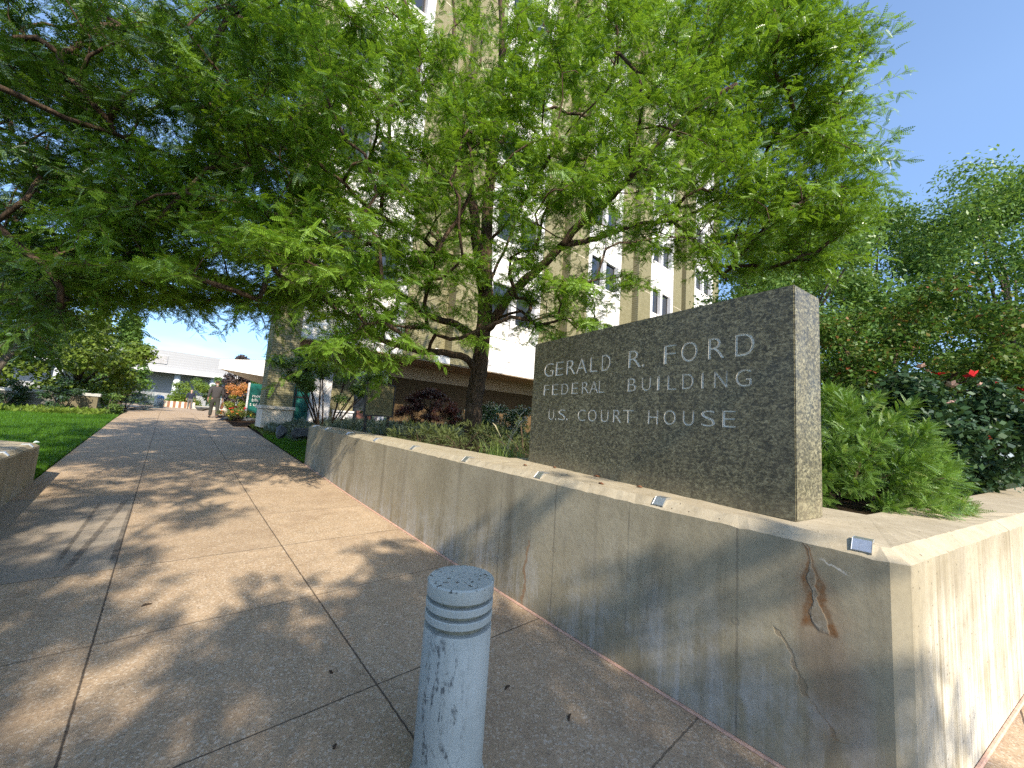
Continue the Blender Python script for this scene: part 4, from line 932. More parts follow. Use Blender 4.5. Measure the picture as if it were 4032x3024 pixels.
def pads_of(s): return np.array([float(k) for k in s.split()]).reshape(-1, 3) / 20.0
LOC = [spray(7, .185, .046, .022, 62, .16), spray(6, .160, .043, .021, 58, .35, fold=.3), spray(7, .20, .046, .022, 66, .05, fold=.05), spray(6, .17, .044, .021, 64, .5, fold=.2)]
LOCR = [spray(4, .24, .085, .05, 60, .2)]
PM = "-21 173 155 -15 162 147 -11 116 121 -3 193 183 -6 129 131 -2 176 171 14 194 204 8 157 158 6 176 190 5 135 139 11 168 185 3 150 156 5 119 133 13 175 190 1 139 153 0 131 145 2 111 128 6 176 183 35 203 230 16 133 148 35 208 230 23 174 197 16 187 208 13 96 117 26 191 210 28 183 204 18 134 154 17 124 145 44 243 259 16 138 159 24 114 139 24 94 132 34 167 192 30 128 162 29 89 133 43 149 195 76 205 247 44 146 180 64 167 225 65 188 250 53 136 187 46 137 184 36 123 166 44 100 144 46 95 141 40 84 129 57 97 157 98 152 231 74 123 197 103 161 243 87 92 183 92 116 196 68 78 146 85 98 187 129 136 252 129 168 260 114 126 237 57 71 138 86 82 164 73 59 148 138 135 244 82 82 159 83 77 162 128 99 222 145 91 213 141 106 227 103 69 170 79 56 143 102 67 177 105 64 169 178 113 257 142 88 226 151 99 248 156 104 245 79 57 147 76 54 138 88 63 160 111 76 194 112 51 172 127 74 204 152 76 213 162 82 239 107 53 157 117 67 186 168 87 250 136 78 212 170 89 252 106 49 163 139 63 191 143 67 207 157 90 247 148 82 210 118 47 176 128 49 184 140 49 190 191 80 245 163 59 214 154 54 204 121 40 173 163 61 227 157 57 217 100 33 148 118 49 163 108 40 149 140 53 183 101 39 142 146 40 188 138 38 177 159 37 196 147 33 184 118 33 153 161 43 209 129 34 169 169 54 216 116 32 161 160 43 200 120 28 150 184 57 219 122 26 160 140 29 164 143 30 179 131 25 168 129 26 155 126 26 155 128 23 160 129 23 154 130 20 152 131 27 155 148 30 177 123 26 153 146 31 180 150 13 160 138 14 159 1 150 137 -5 110 105 15 148 142 17 180 165 5 142 128 13 206 185 13 145 138 8 210 187 18 219 195 8 112 112 26 232 201 31 159 160 16 136 139 22 193 183 18 93 107 25 216 201 32 165 171 26 139 157 21 91 110 29 137 145 45 202 197 47 161 173 38 175 179 56 205 212 45 230 237 25 94 112 27 110 136 25 130 148 37 183 184 35 128 140 47 216 224 32 121 137 48 232 232 69 178 212 49 119 157 49 143 175 69 174 196 42 113 136 81 209 242 34 106 136 46 128 152 51 120 148 57 102 152 81 180 205 62 139 168 50 116 157 40 92 131 61 137 181 79 141 182 41 93 121 72 102 151 75 78 142 118 136 202 86 107 177 87 87 156 99 122 196 123 151 239 82 89 153 80 92 149 90 104 179 137 172 244 131 167 249 64 80 130 127 144 217 119 97 189 100 85 168 169 132 258 114 98 185 105 104 185 62 62 127 72 60 124 157 137 252 107 97 184 140 128 234 136 126 209 163 128 234 97 75 164 167 130 243 148 130 236 144 133 233 81 72 139 112 86 183 190 122 244 118 82 176 122 82 171 125 78 170 147 103 222 110 67 157 169 107 237 150 89 208 174 117 246 191 90 245 137 72 185 176 92 227 174 93 233 105 54 145 167 80 207 154 69 202 156 90 212 202 93 251 145 65 175 93 45 132 180 74 216 169 65 199 158 66 204 200 83 248 179 69 209 178 63 212 112 43 149 156 54 185 177 69 206 180 61 210 165 60 195 169 45 179 163 39 188 133 32 149 152 47 182 170 47 184 169 41 189 144 40 170 172 50 184 133 35 153 153 41 180 184 53 193 165 44 183 144 35 159 150 39 166 128 27 148 149 23 159 140 19 153 135 22 147 133 22 150 146 28 149 157 23 156 147 30 169 141 28 157 138 27 146 158 26 156 134 23 141 155 18 150 149 20 160 146 12 153 -15 202 153 -5 119 105 2 210 149 -6 196 149 -1 159 134 -3 207 154 -1 196 144 -1 158 133 6 159 124 7 142 119 16 174 140 9 166 143 14 154 126 9 133 117 7 162 129 4 137 119 22 212 173 5 116 107 4 151 129 5 104 103 13 97 100 19 114 115 36 182 157 23 126 121 20 100 104 28 228 190 40 199 164 47 242 202 28 136 131 20 131 124 22 88 104 54 204 194 47 166 165 35 137 132 46 156 151 54 223 197 47 212 177 39 173 171 60 189 183 74 188 179 61 152 163 79 202 190 63 193 197 40 114 128 62 196 196 72 184 188 37 93 115 53 171 179 33 98 109 75 144 165 88 157 188 95 160 197 103 190 213 83 183 200 69 118 140 93 181 206 57 97 124 81 126 155 62 101 134 57 79 121 94 143 186 68 114 151 102 157 200 102 135 179 53 83 110 55 84 116 82 118 152 84 111 154 131 173 208 47 77 107 110 162 192 58 91 124 133 129 190 85 105 147 85 93 146 113 120 177 76 79 135 67 79 128 108 110 174 71 79 124 73 85 125 82 92 135 137 170 236 117 148 202 175 139 212 132 108 179 142 115 196 151 126 215 146 122 204 135 122 191 157 137 212 137 110 186 166 123 208 81 47 115 111 66 146 165 108 196 179 122 222 139 93 185 111 74 154 153 106 184 192 112 208 128 81 168 176 115 199 88 55 116 134 90 170 159 116 206 142 73 171 127 56 149 112 53 134 180 91 191 185 94 217 88 44 117 141 78 177 156 82 173 156 74 175 92 42 110 171 80 196 171 84 198 193 102 207 176 89 208 187 84 205 111 53 135 143 53 151 129 49 149 142 54 152 174 62 168 101 37 122 155 63 165 182 65 184 156 59 176 132 44 139 127 50 144 204 86 200 107 43 123 153 46 162 153 41 154 130 33 128 175 54 172 170 46 177 154 44 156 171 53 179 176 47 179 137 33 137 145 20 139 157 30 143 177 30 157 140 25 140 181 28 157 142 29 139 172 25 160 157 34 144 131 25 124 167 24 150 176 25 153 143 20 142 152 27 137 159 24 141 151 22 140 178 37 156 146 18 135 149 19 132 151 16 141 151 19 131 -15 155 106 -13 124 82 -13 140 92 -11 187 117 -10 148 97 6 173 122 2 173 126 -2 139 98 -1 169 108 -5 223 131 -4 163 108 -1 131 96 5 226 137 -1 229 138 1 175 125 -4 211 129 4 127 95 -4 193 129 12 184 136 15 220 143 20 221 148 9 108 95 13 205 150 15 230 158 19 160 128 11 161 120 9 139 109 16 138 116 16 219 150 11 213 138 12 131 108 24 220 157 17 109 90 15 111 100 31 171 140 35 186 134 26 172 138 24 144 119 36 197 138 44 244 164 25 142 110 37 182 135 41 212 165 34 204 151 22 165 126 39 180 144 21 128 114 33 160 136 34 174 128 32 149 126 33 221 155 35 108 105 45 169 148 52 230 165 50 224 162 65 210 170 40 121 106 30 128 107 46 163 139 59 191 168 66 213 172 25 95 98 45 206 170 26 115 96 44 158 135 46 207 158 43 164 138 51 223 181 62 232 168 40 92 100 71 174 163 89 198 169 55 165 137 90 213 182 72 216 172 88 224 179 98 211 179 63 178 153 44 115 112 113 195 196 105 185 168 75 128 138 75 142 141 49 102 111 60 101 122 48 84 94 66 120 124 104 200 197 68 126 124 81 156 151 50 102 111 52 84 98 71 121 125 99 176 168 78 133 133 64 96 121 123 189 187 61 82 101 75 99 129 71 99 122 65 85 115 60 96 118 111 147 159 141 171 184 140 136 174 64 71 107 139 166 177 120 119 153 154 157 197 123 150 160 135 139 169 99 111 143 86 93 120 146 168 203 153 154 182 98 106 137 73 81 116 76 60 107 106 87 125 80 73 109 74 66 110 114 94 148 112 100 142 145 108 163 133 99 147 152 135 173 77 64 101 71 59 95 102 64 118 135 95 149 118 80 136 153 108 163 191 115 179 117 75 125 161 92 157 86 60 101 119 75 136 116 84 127 131 95 149 92 63 109 174 121 191 176 116 183 153 80 149 201 87 181 201 113 185 110 50 123 112 64 128 118 54 125 204 107 204 155 74 161 159 84 159 112 62 119 196 97 180 136 58 140 97 37 105 141 52 132 117 41 116 115 41 114 101 32 99 120 51 114 200 82 184 129 48 128 126 51 124 146 59 137 149 38 137 166 49 154 136 36 124 169 51 142 178 53 149 134 42 129 137 41 122 153 48 135 152 48 139 174 55 155 163 23 134 153 27 126 140 24 125 152 22 120 149 24 128 156 22 129 134 20 121 132 28 112 139 15 118 167 23 133 157 14 122 -26 168 90 -22 161 80 -17 127 72 -21 154 85 -11 125 77 -23 166 92 -18 185 93 -15 180 96 -16 162 95 -17 137 75 -12 134 79 -17 154 83 -6 158 94 -4 136 81 -7 128 79 -5 169 103 -10 191 110 -5 214 106 -5 136 90 -14 170 92 -6 157 90 -11 185 108 -11 180 95 -3 132 86 -9 142 84 -4 135 85 -4 204 118 -3 171 103 7 194 113 3 195 109 12 236 130 -3 181 106 1 143 89 5 142 85 10 218 114 -2 146 90 4 169 99 -1 141 85 9 129 89 14 111 79 17 195 122 22 161 98 11 178 112 25 196 117 11 108 79 15 207 123 9 118 79 14 202 111 28 128 95 24 159 102 52 251 140 49 218 139 47 207 130 45 244 149 17 126 93 28 151 111 37 202 120 37 244 132 38 183 118 23 137 90 34 198 116 38 256 149 36 198 119 45 240 159 37 233 130 38 219 143 41 237 143 30 134 99 32 146 99 42 167 122 30 124 101 54 189 130 41 143 104 71 212 143 29 113 94 40 158 120 32 99 83 36 154 117 64 232 154 68 224 138 71 227 166 38 132 93 50 133 106 79 176 142 74 191 150 74 179 144 38 89 88 77 180 132 73 191 140 42 115 101 62 175 134 58 124 106 63 161 133 51 143 104 72 157 132 94 174 146 70 141 124 56 111 105 84 174 134 92 165 134 84 139 133 75 151 119 101 211 149 96 200 167 71 117 112 112 180 147 84 171 139 65 103 98 86 135 115 60 75 88 108 144 144 113 174 149 114 163 147 131 171 145 115 178 148 103 132 139 135 166 158 101 123 120 106 121 132 110 124 122 73 77 93 87 86 105 126 125 146 125 149 148 84 88 108 88 84 106 89 106 119 150 162 150 147 151 164 150 171 162 101 85 119 153 116 138 162 132 165 74 68 97 83 67 99 84 68 100 134 123 149 142 110 131 156 113 155 197 128 160 84 60 86 126 68 107 144 81 119 193 99 165 92 51 99 90 47 88 167 84 150 127 63 111 208 103 161 112 49 100 203 76 161 194 77 145 221 76 160 177 58 142 200 75 147 200 64 152 188 78 137 133 52 118 167 71 141 127 44 108 168 66 136 169 54 121 147 51 121 163 47 127 136 41 116 155 38 114 155 36 121 197 54 140 173 39 132 183 55 144 131 33 97 192 52 132 186 56 133 141 40 112 178 45 132 211 60 152 126 36 105 185 46 124 161 46 120 206 60 154 184 37 132 133 24 104 169 36 119 132 28 109 190 38 122 140 27 107 142 25 113 144 26 108 169 29 113 179 28 130 148 30 112 179 37 126 147 26 115 160 20 107 169 20 110 162 20 105 157 21 117 152 18 113 158 19 103 172 21 125 165 19 118 152 19 114 173 23 119 172 22 108 167 21 116 -27 153 67 -27 178 73 -23 158 71 -12 151 68 -10 142 66 -15 165 77 -16 143 65 -13 123 62 -11 130 71 -8 214 88 -2 162 78 -1 130 67 -11 178 73 -5 133 65 -5 193 84 -6 164 85 -1 143 67 -12 201 87 -8 131 64 -13 174 86 3 154 83 14 212 96 3 164 78 1 113 61 6 189 89 -1 170 80 2 154 74 5 110 67 1 144 74 9 155 84 22 245 112 32 236 108 12 103 68 18 130 74 15 123 78 16 121 79 19 139 77 33 239 121 25 207 112 25 186 98 23 167 81 20 155 92 18 156 91 23 225 110 20 98 72 38 235 118 18 101 67 28 131 75 16 109 74 29 143 85 33 171 99 27 141 82 19 120 74 43 216 120 47 253 124 47 230 115 44 210 103 46 226 126 29 141 86 22 97 71 18 96 68 38 119 73 69 215 131 65 207 126 59 239 125 57 184 100 47 141 92 25 97 65 33 119 72 45 136 91 38 155 100 51 191 99 29 91 75 41 145 93 53 165 91 64 251 119 45 183 104 51 113 82 74 167 107 56 124 81 58 127 94 73 175 115 50 105 88 56 148 87 73 166 101 69 167 110 67 183 111 77 167 104 79 188 116 76 190 116 71 173 117 48 131 91 49 126 81 83 148 113 58 90 78 60 107 83 104 188 138 56 103 80 94 166 120 65 127 89 74 118 85 81 153 107 98 145 120 115 159 123 130 174 141 122 159 111 122 131 120 78 81 85 97 106 91 75 89 84 77 80 82 116 120 99 86 93 89 147 137 135 131 104 101 176 149 144 203 129 129 88 58 74 90 56 84 153 94 124 156 97 105 196 93 128 205 93 131 190 103 136 158 75 118 164 70 118 178 60 119 182 58 118 221 85 145 210 70 139 127 49 95 194 75 118 199 68 133 209 85 130 222 90 133 110 43 86 185 73 121 167 55 102 167 49 100 202 59 118 197 60 131 177 52 119 163 42 97 203 48 122 145 45 98 161 50 104 197 55 120 136 42 94 197 55 114 201 50 129 189 37 115 155 30 100 198 43 118 171 29 102 189 40 119 177 25 111 157 30 95 161 29 96 175 36 106 179 30 108 177 27 107 176 24 101 161 21 102 -22 198 69 -12 151 63 -19 193 68 -19 163 64 -10 146 63 -16 166 62 -16 145 61 -3 169 65 -6 160 63 -9 155 62 -1 186 73 -5 155 65 -6 221 81 -3 183 73 -4 225 80 -8 141 63 -8 214 71 3 209 74 12 168 73 8 164 68 5 166 66 2 175 70 9 153 71 2 185 69 3 190 70 12 202 75 4 200 80 3 187 75 9 210 86 15 217 88 21 187 82 22 213 80 13 160 68 15 154 66 13 153 71 16 140 67 16 128 62 17 182 80 14 151 67 17 180 80 16 155 69 27 174 76 34 138 75 32 138 69 26 162 73 33 154 75 27 133 69 30 169 79 39 166 77 36 151 76 33 153 75 23 124 69 28 150 72 30 173 75 32 162 75 27 161 71 27 150 75 43 179 82 39 173 81 58 164 74 53 155 85 51 159 75 46 158 85 38 147 75 52 166 88 48 167 79 42 127 63 46 154 81 38 103 62 32 104 64 44 134 71 38 105 67 37 131 63 59 140 71 66 173 88 43 99 68 66 141 74 58 130 76 45 109 61 42 104 58 71 134 83 60 113 74 86 148 79 68 111 71 60 101 75 56 101 74 80 106 82 87 117 79 101 132 86 114 121 89 85 92 67 103 103 83 88 92 73 85 96 75 106 109 74 85 78 73 104 90 81 129 100 85 79 67 71 94 81 77 112 88 82 93 78 67 141 105 83 136 111 98 112 102 78 91 73 65 113 94 85 31 119 50 54 176 53 36 107 54 44 126 54 46 125 58 32 109 50 58 160 52 51 153 56 51 137 63 49 174 65 47 136 59 52 114 51 54 138 58 48 122 60 68 172 66 42 112 58 51 107 56 60 138 50 87 136 72 61 121 63 58 110 62 72 109 60 88 89 65 130 114 74 136 110 71"
PL = "-40 148 126 -39 159 125 -38 149 118 -51 192 149 -44 169 139 -46 186 139 -56 212 160 -37 196 162 -40 211 178 -37 201 157 -32 173 148 -35 180 156 -37 171 135 -26 137 121 -34 203 165 -34 195 171 -20 130 116 -26 161 143 -29 196 169 -27 174 147 -22 156 139 -32 191 158 -32 207 169 -17 151 141 -25 201 173 -21 209 180 -17 170 165 -22 190 170 1 148 149 0 121 132 11 135 147 3 137 148 4 134 140 4 157 158 6 115 134 5 140 150 12 162 178 22 144 165 10 104 132 23 95 130 -54 213 151 -42 165 121 -38 151 109 -45 195 138 -42 163 118 -42 162 122 -46 210 139 -38 172 126 -44 185 124 -36 172 124 -28 145 120 -30 140 109 -27 141 109 -36 206 154 -29 168 123 -40 214 150 -27 144 118 -32 166 123 -30 183 146 -11 129 122 -18 183 150 -15 134 118 -14 191 166 -13 204 165 -13 151 128 1 127 117 -5 172 151 -4 152 133 -1 116 113 -5 127 119 9 107 109 13 168 158 8 158 155 23 129 133 -51 206 127 -42 203 122 -51 200 124 -46 188 114 -45 180 114 -48 222 126 -53 215 122 -30 149 109 -25 152 102 -36 180 116 -32 173 118 -30 162 115 -38 197 132 -38 187 122 -24 142 106 -30 166 110 -27 158 107 -33 194 133 -15 136 110 -21 136 102 -28 178 129 -20 183 131 -20 151 113 -7 124 107 -9 173 136 -14 136 103 2 174 133 3 129 107 3 114 99 3 165 127 -1 185 135 -2 160 128 3 187 152 10 181 143 5 156 132 7 118 102 12 140 124 16 122 115 -44 196 111 -42 208 114 -32 150 86 -37 152 91 -40 180 94 -31 146 87 -35 163 96 -29 144 84 -43 220 110 -36 152 92 -41 191 109 -40 220 128 -40 220 113 -27 171 104 -40 218 112 -29 194 116 -15 139 98 -20 192 111 -20 177 114 -15 143 98 -10 141 94 4 123 94 4 157 115 6 158 106 14 153 114 13 108 91 14 169 132 14 178 127 -38 171 89 -35 176 79 -46 212 95 -42 201 94 -36 188 95 -37 163 74 -40 180 84 -38 167 80 -45 211 101 -28 181 98 -27 182 88 -27 188 89 -34 207 102 -30 169 92 -31 177 93 -15 165 83 -23 185 100 -16 151 78 -15 143 82 -16 166 86 -15 134 81 -20 166 93 -19 206 97 -20 173 87 -8 131 75 -7 188 106 8 183 116 20 165 111 -46 221 74 -40 183 70 -32 176 72 -30 165 65 -30 150 63 -33 176 68 -37 192 72 -29 169 65 -25 143 62 -23 149 64 -27 158 71 -27 160 70 -30 172 76 -30 205 87 -14 194 77 -16 156 75 -13 144 69 -26 211 80 -22 203 91 -20 174 78 -31 163 57 -44 219 60 -28 163 56 -31 151 53 -48 221 71 -26 144 56 -43 210 63 -37 215 57 -34 183 63 -33 192 58 -26 206 67 -33 204 59 -26 178 66 -25 173 54 -22 144 53 -22 148 56 -31 188 64 -38 195 51 -37 216 52 -40 196 52 -26 23 137 -66 0 104 -89 72 101 -151 71 102 -118 127 157 -54 90 187 -99 18 115 -48 118 88 -103 68 137 -35 42 84 -172 116 124 -132 50 157 -129 85 142 -108 63 126 -66 158 160 -84 175 174 -133 93 136 -52 136 136 -84 212 139 -75 151 174 -98 87 119 -152 127 182 -97 70 157 -126 29 119 -64 148 195 1 72 156 -81 148 102 -49 122 176 -22 83 116 -1 34 148 -24 24 90 -147 118 178 -115 -18 133 -99 94 108 -81 3 171 -116 86 143 -59 51 93 -132 112 163 -133 90 93 -170 90 96 -83 81 179 -79 175 133 -129 78 180 -31 75 170 -134 109 110 -143 171 120 -119 72 116 -92 193 174 -41 101 126 -23 77 139 -40 106 164 -126 147 109 -122 134 105 -116 153 119 -70 111 93 -148 77 169 -94 47 168 -16 78 184 -26 75 121 -14 64 178 -68 169 108 -53 181 100 -157 157 159 -34 17 167 0 106 168 -92 72 100 -73 155 126 -38 111 92 -95 43 198 -35 123 127 -145 97 91 -127 -7 128 -90 142 90 -112 70 166 -12 86 129 -125 90 165 -51 112 102 -42 35 122 -59 132 133 -117 52 117 -95 134 162 -58 90 162 -70 97 189 -88 -17 113 -135 144 161 -120 78 169 -63 77 103 -89 160 124 -41 50 96 -90 23 147 -50 67 143 -64 49 189 -4 30 169 -54 -5 172 -54 -16 128 -35 38 171 -74 49 153 -66 56 130 -35 9 143 -64 -27 146 4 -16 172 -41 69 169 -51 -22 151 -71 66 196 -83 -4 183 -84 33 180 -13 65 185 -26 28 166 -40 -15 142 -20 -8 173 -23 27 192 -22 -9 189 -58 -26 142 -77 26 145 -25 48 184 -83 -18 175 -43 15 137 -50 25 160 -58 51 159 -63 7 153 -80 -1 168 -82 -2 195 -8 -13 191 -69 -6 167 -30 -19 164 -77 63 193 -73 63 166 -54 3 143 -25 25 129 -57 -26 177 -27 17 161 -1 11 164 -57 54 181 -42 57 159 -67 68 135 -2 47 142 -43 23 171 -77 68 147 -82 4 166 -23 69 145 -53 70 161 -47 22 189 -33 3 193 -23 -12 140 -60 4 158 -25 1 172 -22 39 129 -50 17 140 -8 56 147 -51 -10 171 -3 53 178 -81 38 161 -61 46 173 -70 -19 178 -69 41 145 -25 -3 130 -41 15 132 -1 42 192 -6 20 131 -31 23 134 -22 50 159 -42 59 129 -35 60 134 -60 65 194 -8 24 170 -75 -42 137 -53 16 120 -53 2 95 -66 -52 126 -55 31 114 -83 7 109 -78 -71 143 -74 -5 111 -99 -25 146 -60 76 85 -58 -43 121 -75 23 101 -52 -2 104 -68 -76 137 -73 -36 132 -96 -3 112 -47 25 90 -89 45 92 -73 14 88 -88 28 128 -74 62 96 -82 -85 140 -62 25 93 -58 -23 103 -85 -20 125 -83 -103 150"
PR = "-52 -150 135 -40 -210 102 -51 -144 113 -147 -81 126 -77 -210 177 -64 -216 168 -153 -90 169 -35 -231 128 -117 -99 139 -141 -198 159 -50 -204 156 -35 -191 95 -133 -106 166 -60 -168 106 -5 -174 106 -73 -97 113 -145 -103 124 -94 -216 92 -43 -153 136 -6 -115 116 -30 -155 145 -25 -72 99 -99 -125 193 -128 -169 125 -95 -161 167 -128 -116 165 -59 -204 81 -89 -176 110 -147 -75 144 -37 -178 141 -30 -192 118 -41 -228 171 -45 -213 175 -95 -205 129 -141 -67 162 -59 -195 153 -91 -70 99 -133 -106 91 -78 -214 119 -80 -138 177 -59 -69 169 -16 -154 85 -109 -191 80 -63 -123 153 -128 -120 92 -139 -66 120 -67 -84 130 -94 -131 103 -130 -128 174 -36 -99 92 -75 -137 107 -17 -198 97 -105 -53 144 -100 -116 166 -59 -182 144 -56 -149 130 -161 -97 123 -48 -47 100 -138 -130 156 -151 -120 159 -136 -89 127 -129 -114 123 -5 -100 101 -106 -181 83 -7 -103 87 -51 -164 149 -18 -203 153 -19 -209 132 -3 -89 99 -95 -213 176 -1 -116 140 -151 -192 118 -64 -250 114 -50 -149 84 -116 -126 112 -62 -99 153 -130 -195 108 -106 -180 153 -129 -96 147 -7 -149 113 -110 -156 183 -83 -131 166 -152 -96 110 -96 -183 176 -155 -145 176 -69 -170 187 -105 -48 165 -129 -125 110 -31 -200 118 -41 -167 114 -47 -41 107 -134 -170 125 -90 -164 189 -129 -154 111 -147 -87 162 -69 -195 153 -42 -56 153 -79 -212 179 -142 -157 132 -103 -133 165 -106 -105 118 -126 -48 144 -68 -144 103 -93 -80 126 -134 -120 152 -83 -72 171 -27 -75 105 -132 -71 137 -121 -212 117 -150 -104 142 -7 -146 120 -66 -160 131 -87 -105 175 -46 -120 103 -30 -120 128 -118 -153 112 -164 -158 166 -135 -172 112 -79 -101 167 -48 -192 132 -77 -237 163 -107 -114 110 -56 -204 87 -2 -90 95 -132 -81 153 -47 -123 114 -135 -112 176 -58 -134 195 -21 -175 169 -22 -120 120 -51 -210 144 2 -89 120 -6 -197 138 -41 -189 164 -48 -225 156 -47 -136 132 0 -156 108 -12 -103 98 -10 -76 109 -9 -154 141 -30 -177 153 -39 -207 154 -57 -164 163 -23 -89 109 -24 -174 126 -13 -126 141 -26 -171 145 -66 -128 153 -36 -192 131 7 -147 118 -10 -145 100 -34 -103 109 0 -133 130 -10 -102 129 -8 -83 96 -8 -92 103 -16 -102 110 -20 -111 117 -19 -120 124 -20 -137 131 -22 -142 138 -23 -154 145 -26 -162 152 -29 -168 159"
limbs = {
    'trunk':[(5.15,7.02,1.37),(5.12,6.97,1.94),(5.10,6.91,2.51),(5.09,6.85,2.96),(5.07,6.78,3.64),(5.06,6.78,4.22),(5.01,6.78,4.92),(4.96,6.80,5.63)],
    'up1':[(4.96,6.80,5.63),(4.86,6.69,6.53),(4.81,6.64,7.27),(4.77,6.42,8.17),(4.78,6.36,8.51),(4.63,6.26,9.22),(4.45,6.13,10.35),(4.18,6.08,11.48),(3.86,5.98,13.24)],
    'up1b':[(4.81,6.64,7.27),(5.04,6.59,8.06),(5.24,6.61,8.55),(5.52,6.64,9.47),(5.96,6.61,10.76),(6.12,6.53,12.28),(6.13,6.24,14.27)],
    'up2':[(5.06,6.78,4.22),(4.66,6.65,5.24),(4.34,6.53,6.22),(4.11,6.50,6.93),(3.89,6.49,7.45),(3.67,6.47,7.99),(3.46,6.46,8.47),(3.07,6.49,8.82),(2.81,6.54,9.10),(2.44,6.56,9.45),(1.94,6.63,10.23)],
    'up2b':[(3.46,6.46,8.47),(3.50,6.45,9.24),(3.52,6.49,9.75),(3.44,6.50,10.28),(3.27,6.55,11.98)],
    'up2c':[(3.67,6.47,7.99),(4.05,6.57,8.77),(4.40,6.79,9.74),(4.55,7.03,10.90)],
    'r1':[(5.07,6.78,3.59),(5.16,6.54,3.85),(5.21,6.16,4.32),(5.27,5.79,4.59),(5.35,5.42,4.82),(5.39,4.94,5.10),(5.42,4.47,5.42),(5.40,4.07,5.56),(5.37,3.81,5.64),(5.30,3.45,5.78),(5.22,2.95,6.02),(5.29,2.43,6.41),(5.61,1.83,6.74)],
    'r2':[(5.39,4.94,5.10),(5.56,4.65,5.20),(5.83,4.39,5.30),(5.98,4.24,5.39),(6.24,3.99,5.56),(6.65,3.61,5.68),(6.92,3.36,5.73),(7.17,3.06,5.32),(7.36,2.83,4.87),(7.51,2.60,4.54)],
    'r3':[(6.92,3.36,5.73),(7.32,2.83,6.07),(7.59,2.26,6.47),(7.82,1.71,7.03)],
    'l1':[(5.06,6.93,2.56),(4.82,6.84,2.89),(4.38,6.82,2.97),(3.91,6.83,2.94),(3.55,6.89,2.92),(3.18,6.94,2.96),(2.70,6.95,3.01),(2.30,6.89,3.20),(1.83,6.74,3.37),(1.39,6.57,3.51),(1.02,6.49,3.57)],
    'l2':[(5.08,6.85,3.07),(4.88,6.84,3.44),(4.39,6.85,3.63),(4.02,6.90,3.64),(3.49,6.83,3.72),(2.91,6.65,3.88),(2.23,6.42,4.03),(1.57,6.18,4.20),(0.82,5.78,4.14),(0.27,5.61,4.03)],
    'l3':[(5.03,6.80,4.70),(4.51,6.69,4.93),(3.97,6.64,4.93),(3.63,6.54,4.90),(3.27,6.45,4.95),(2.95,6.33,4.94),(2.28,6.12,4.89),(1.56,5.81,4.98),(0.84,5.75,5.19),(0.39,5.84,5.44)],
    'f1':[(4.96,6.80,5.63),(4.94,6.04,5.89),(4.75,5.24,6.09),(4.48,4.52,6.23),(4.32,3.83,6.42),(4.32,3.13,6.63)],
    'b1':[(5.02,6.77,4.51),(5.55,7.05,5.42),(6.27,7.43,6.75),(6.96,7.68,8.26)],
}
r_ = np.random.default_rng(21)
tree = thing('honey_locust_tree', 'large honey locust with feathery bright green crown, trunk in the bed behind the concrete wall', 'tree', (5.15, 7.02, 1.08))
lb = [[(5.16, 7.03, 1.0)] + limbs['trunk']] + [limbs[k] for k in ('up1', 'up2', 'r1', 'l1', 'l2', 'l3', 'up1b', 'up2b', 'up2c', 'r2', 'r3', 'f1', 'b1')]
grow_tree(tree, lb, pads_of(PM), r_, M['bark'], M['locust'], LOC, .215, per=168, twig=.62, size=.68, droop=.16, tint=(.5, .24), limb_r=((.20, .155), (.13, .035), (.115, .03), (.115, .03), (.085, .02), (.09, .02), (.065, .015), (.06, .02), (.05, .02), (.045, .015), (.06, .02), (.035, .012)))
tree = thing('honey_locust_tree', 'honey locust overhanging the walk from the left, its crown filling the upper left corner', 'tree', (-4.2, 5.0, .1))
lb = [[(-4.2, 5.0, .05), (-4.15, 5.0, 1.2), (-4.1, 5.05, 2.4), (-4.0, 5.1, 3.4)], [(-4.0, 5.1, 3.4), (-3.0, 5.6, 4.1), (-1.9, 6.2, 4.6), (-.9, 6.9, 4.9), (.2, 7.6, 5.3)], [(-4.0, 5.1, 3.4), (-3.6, 5.0, 4.6), (-3.0, 4.6, 5.8), (-2.2, 4.2, 6.8), (-1.2, 3.9, 7.6)],
      [(-4.0, 5.1, 3.4), (-4.6, 4.4, 4.6), (-5.6, 3.6, 5.6), (-6.6, 3.0, 6.5)], [(-4.1, 5.05, 2.6), (-3.4, 6.4, 3.3), (-2.7, 7.8, 3.8), (-2.0, 9.2, 4.1)], [(-3.6, 5.0, 4.6), (-3.9, 5.6, 6.4), (-4.1, 6.2, 8.3)]]
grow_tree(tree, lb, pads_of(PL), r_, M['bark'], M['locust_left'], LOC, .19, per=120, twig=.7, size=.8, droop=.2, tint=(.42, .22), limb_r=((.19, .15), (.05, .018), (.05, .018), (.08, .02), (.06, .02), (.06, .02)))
tree = thing('honey_locust_tree', 'honey locust behind the viewer whose leaves dapple the near walk', 'tree', (-3.6, -7.0, -.2))
lb = [[(-3.6, -7, -.3), (-3.6, -7, 1.5), (-3.5, -7, 3.2), (-3.5, -6.9, 4.4)], [(-3.5, -6.9, 4.4), (-2, -6.5, 5.6), (-.4, -6.4, 6.6)], [(-3.5, -6.9, 4.4), (-3.6, -6.5, 6), (-3.3, -6, 8)], [(-3.5, -7, 3.4), (-5, -7.6, 4.8), (-6.8, -8, 6)], [(-3.5, -7, 3.4), (-3, -5.2, 4.6), (-2.6, -3.2, 5.5)]]
grow_tree(tree, lb, pads_of(PR), r_, M['bark'], M['locust_left'], LOCR, .19, per=76, twig=.75, tint=(.45, .2))

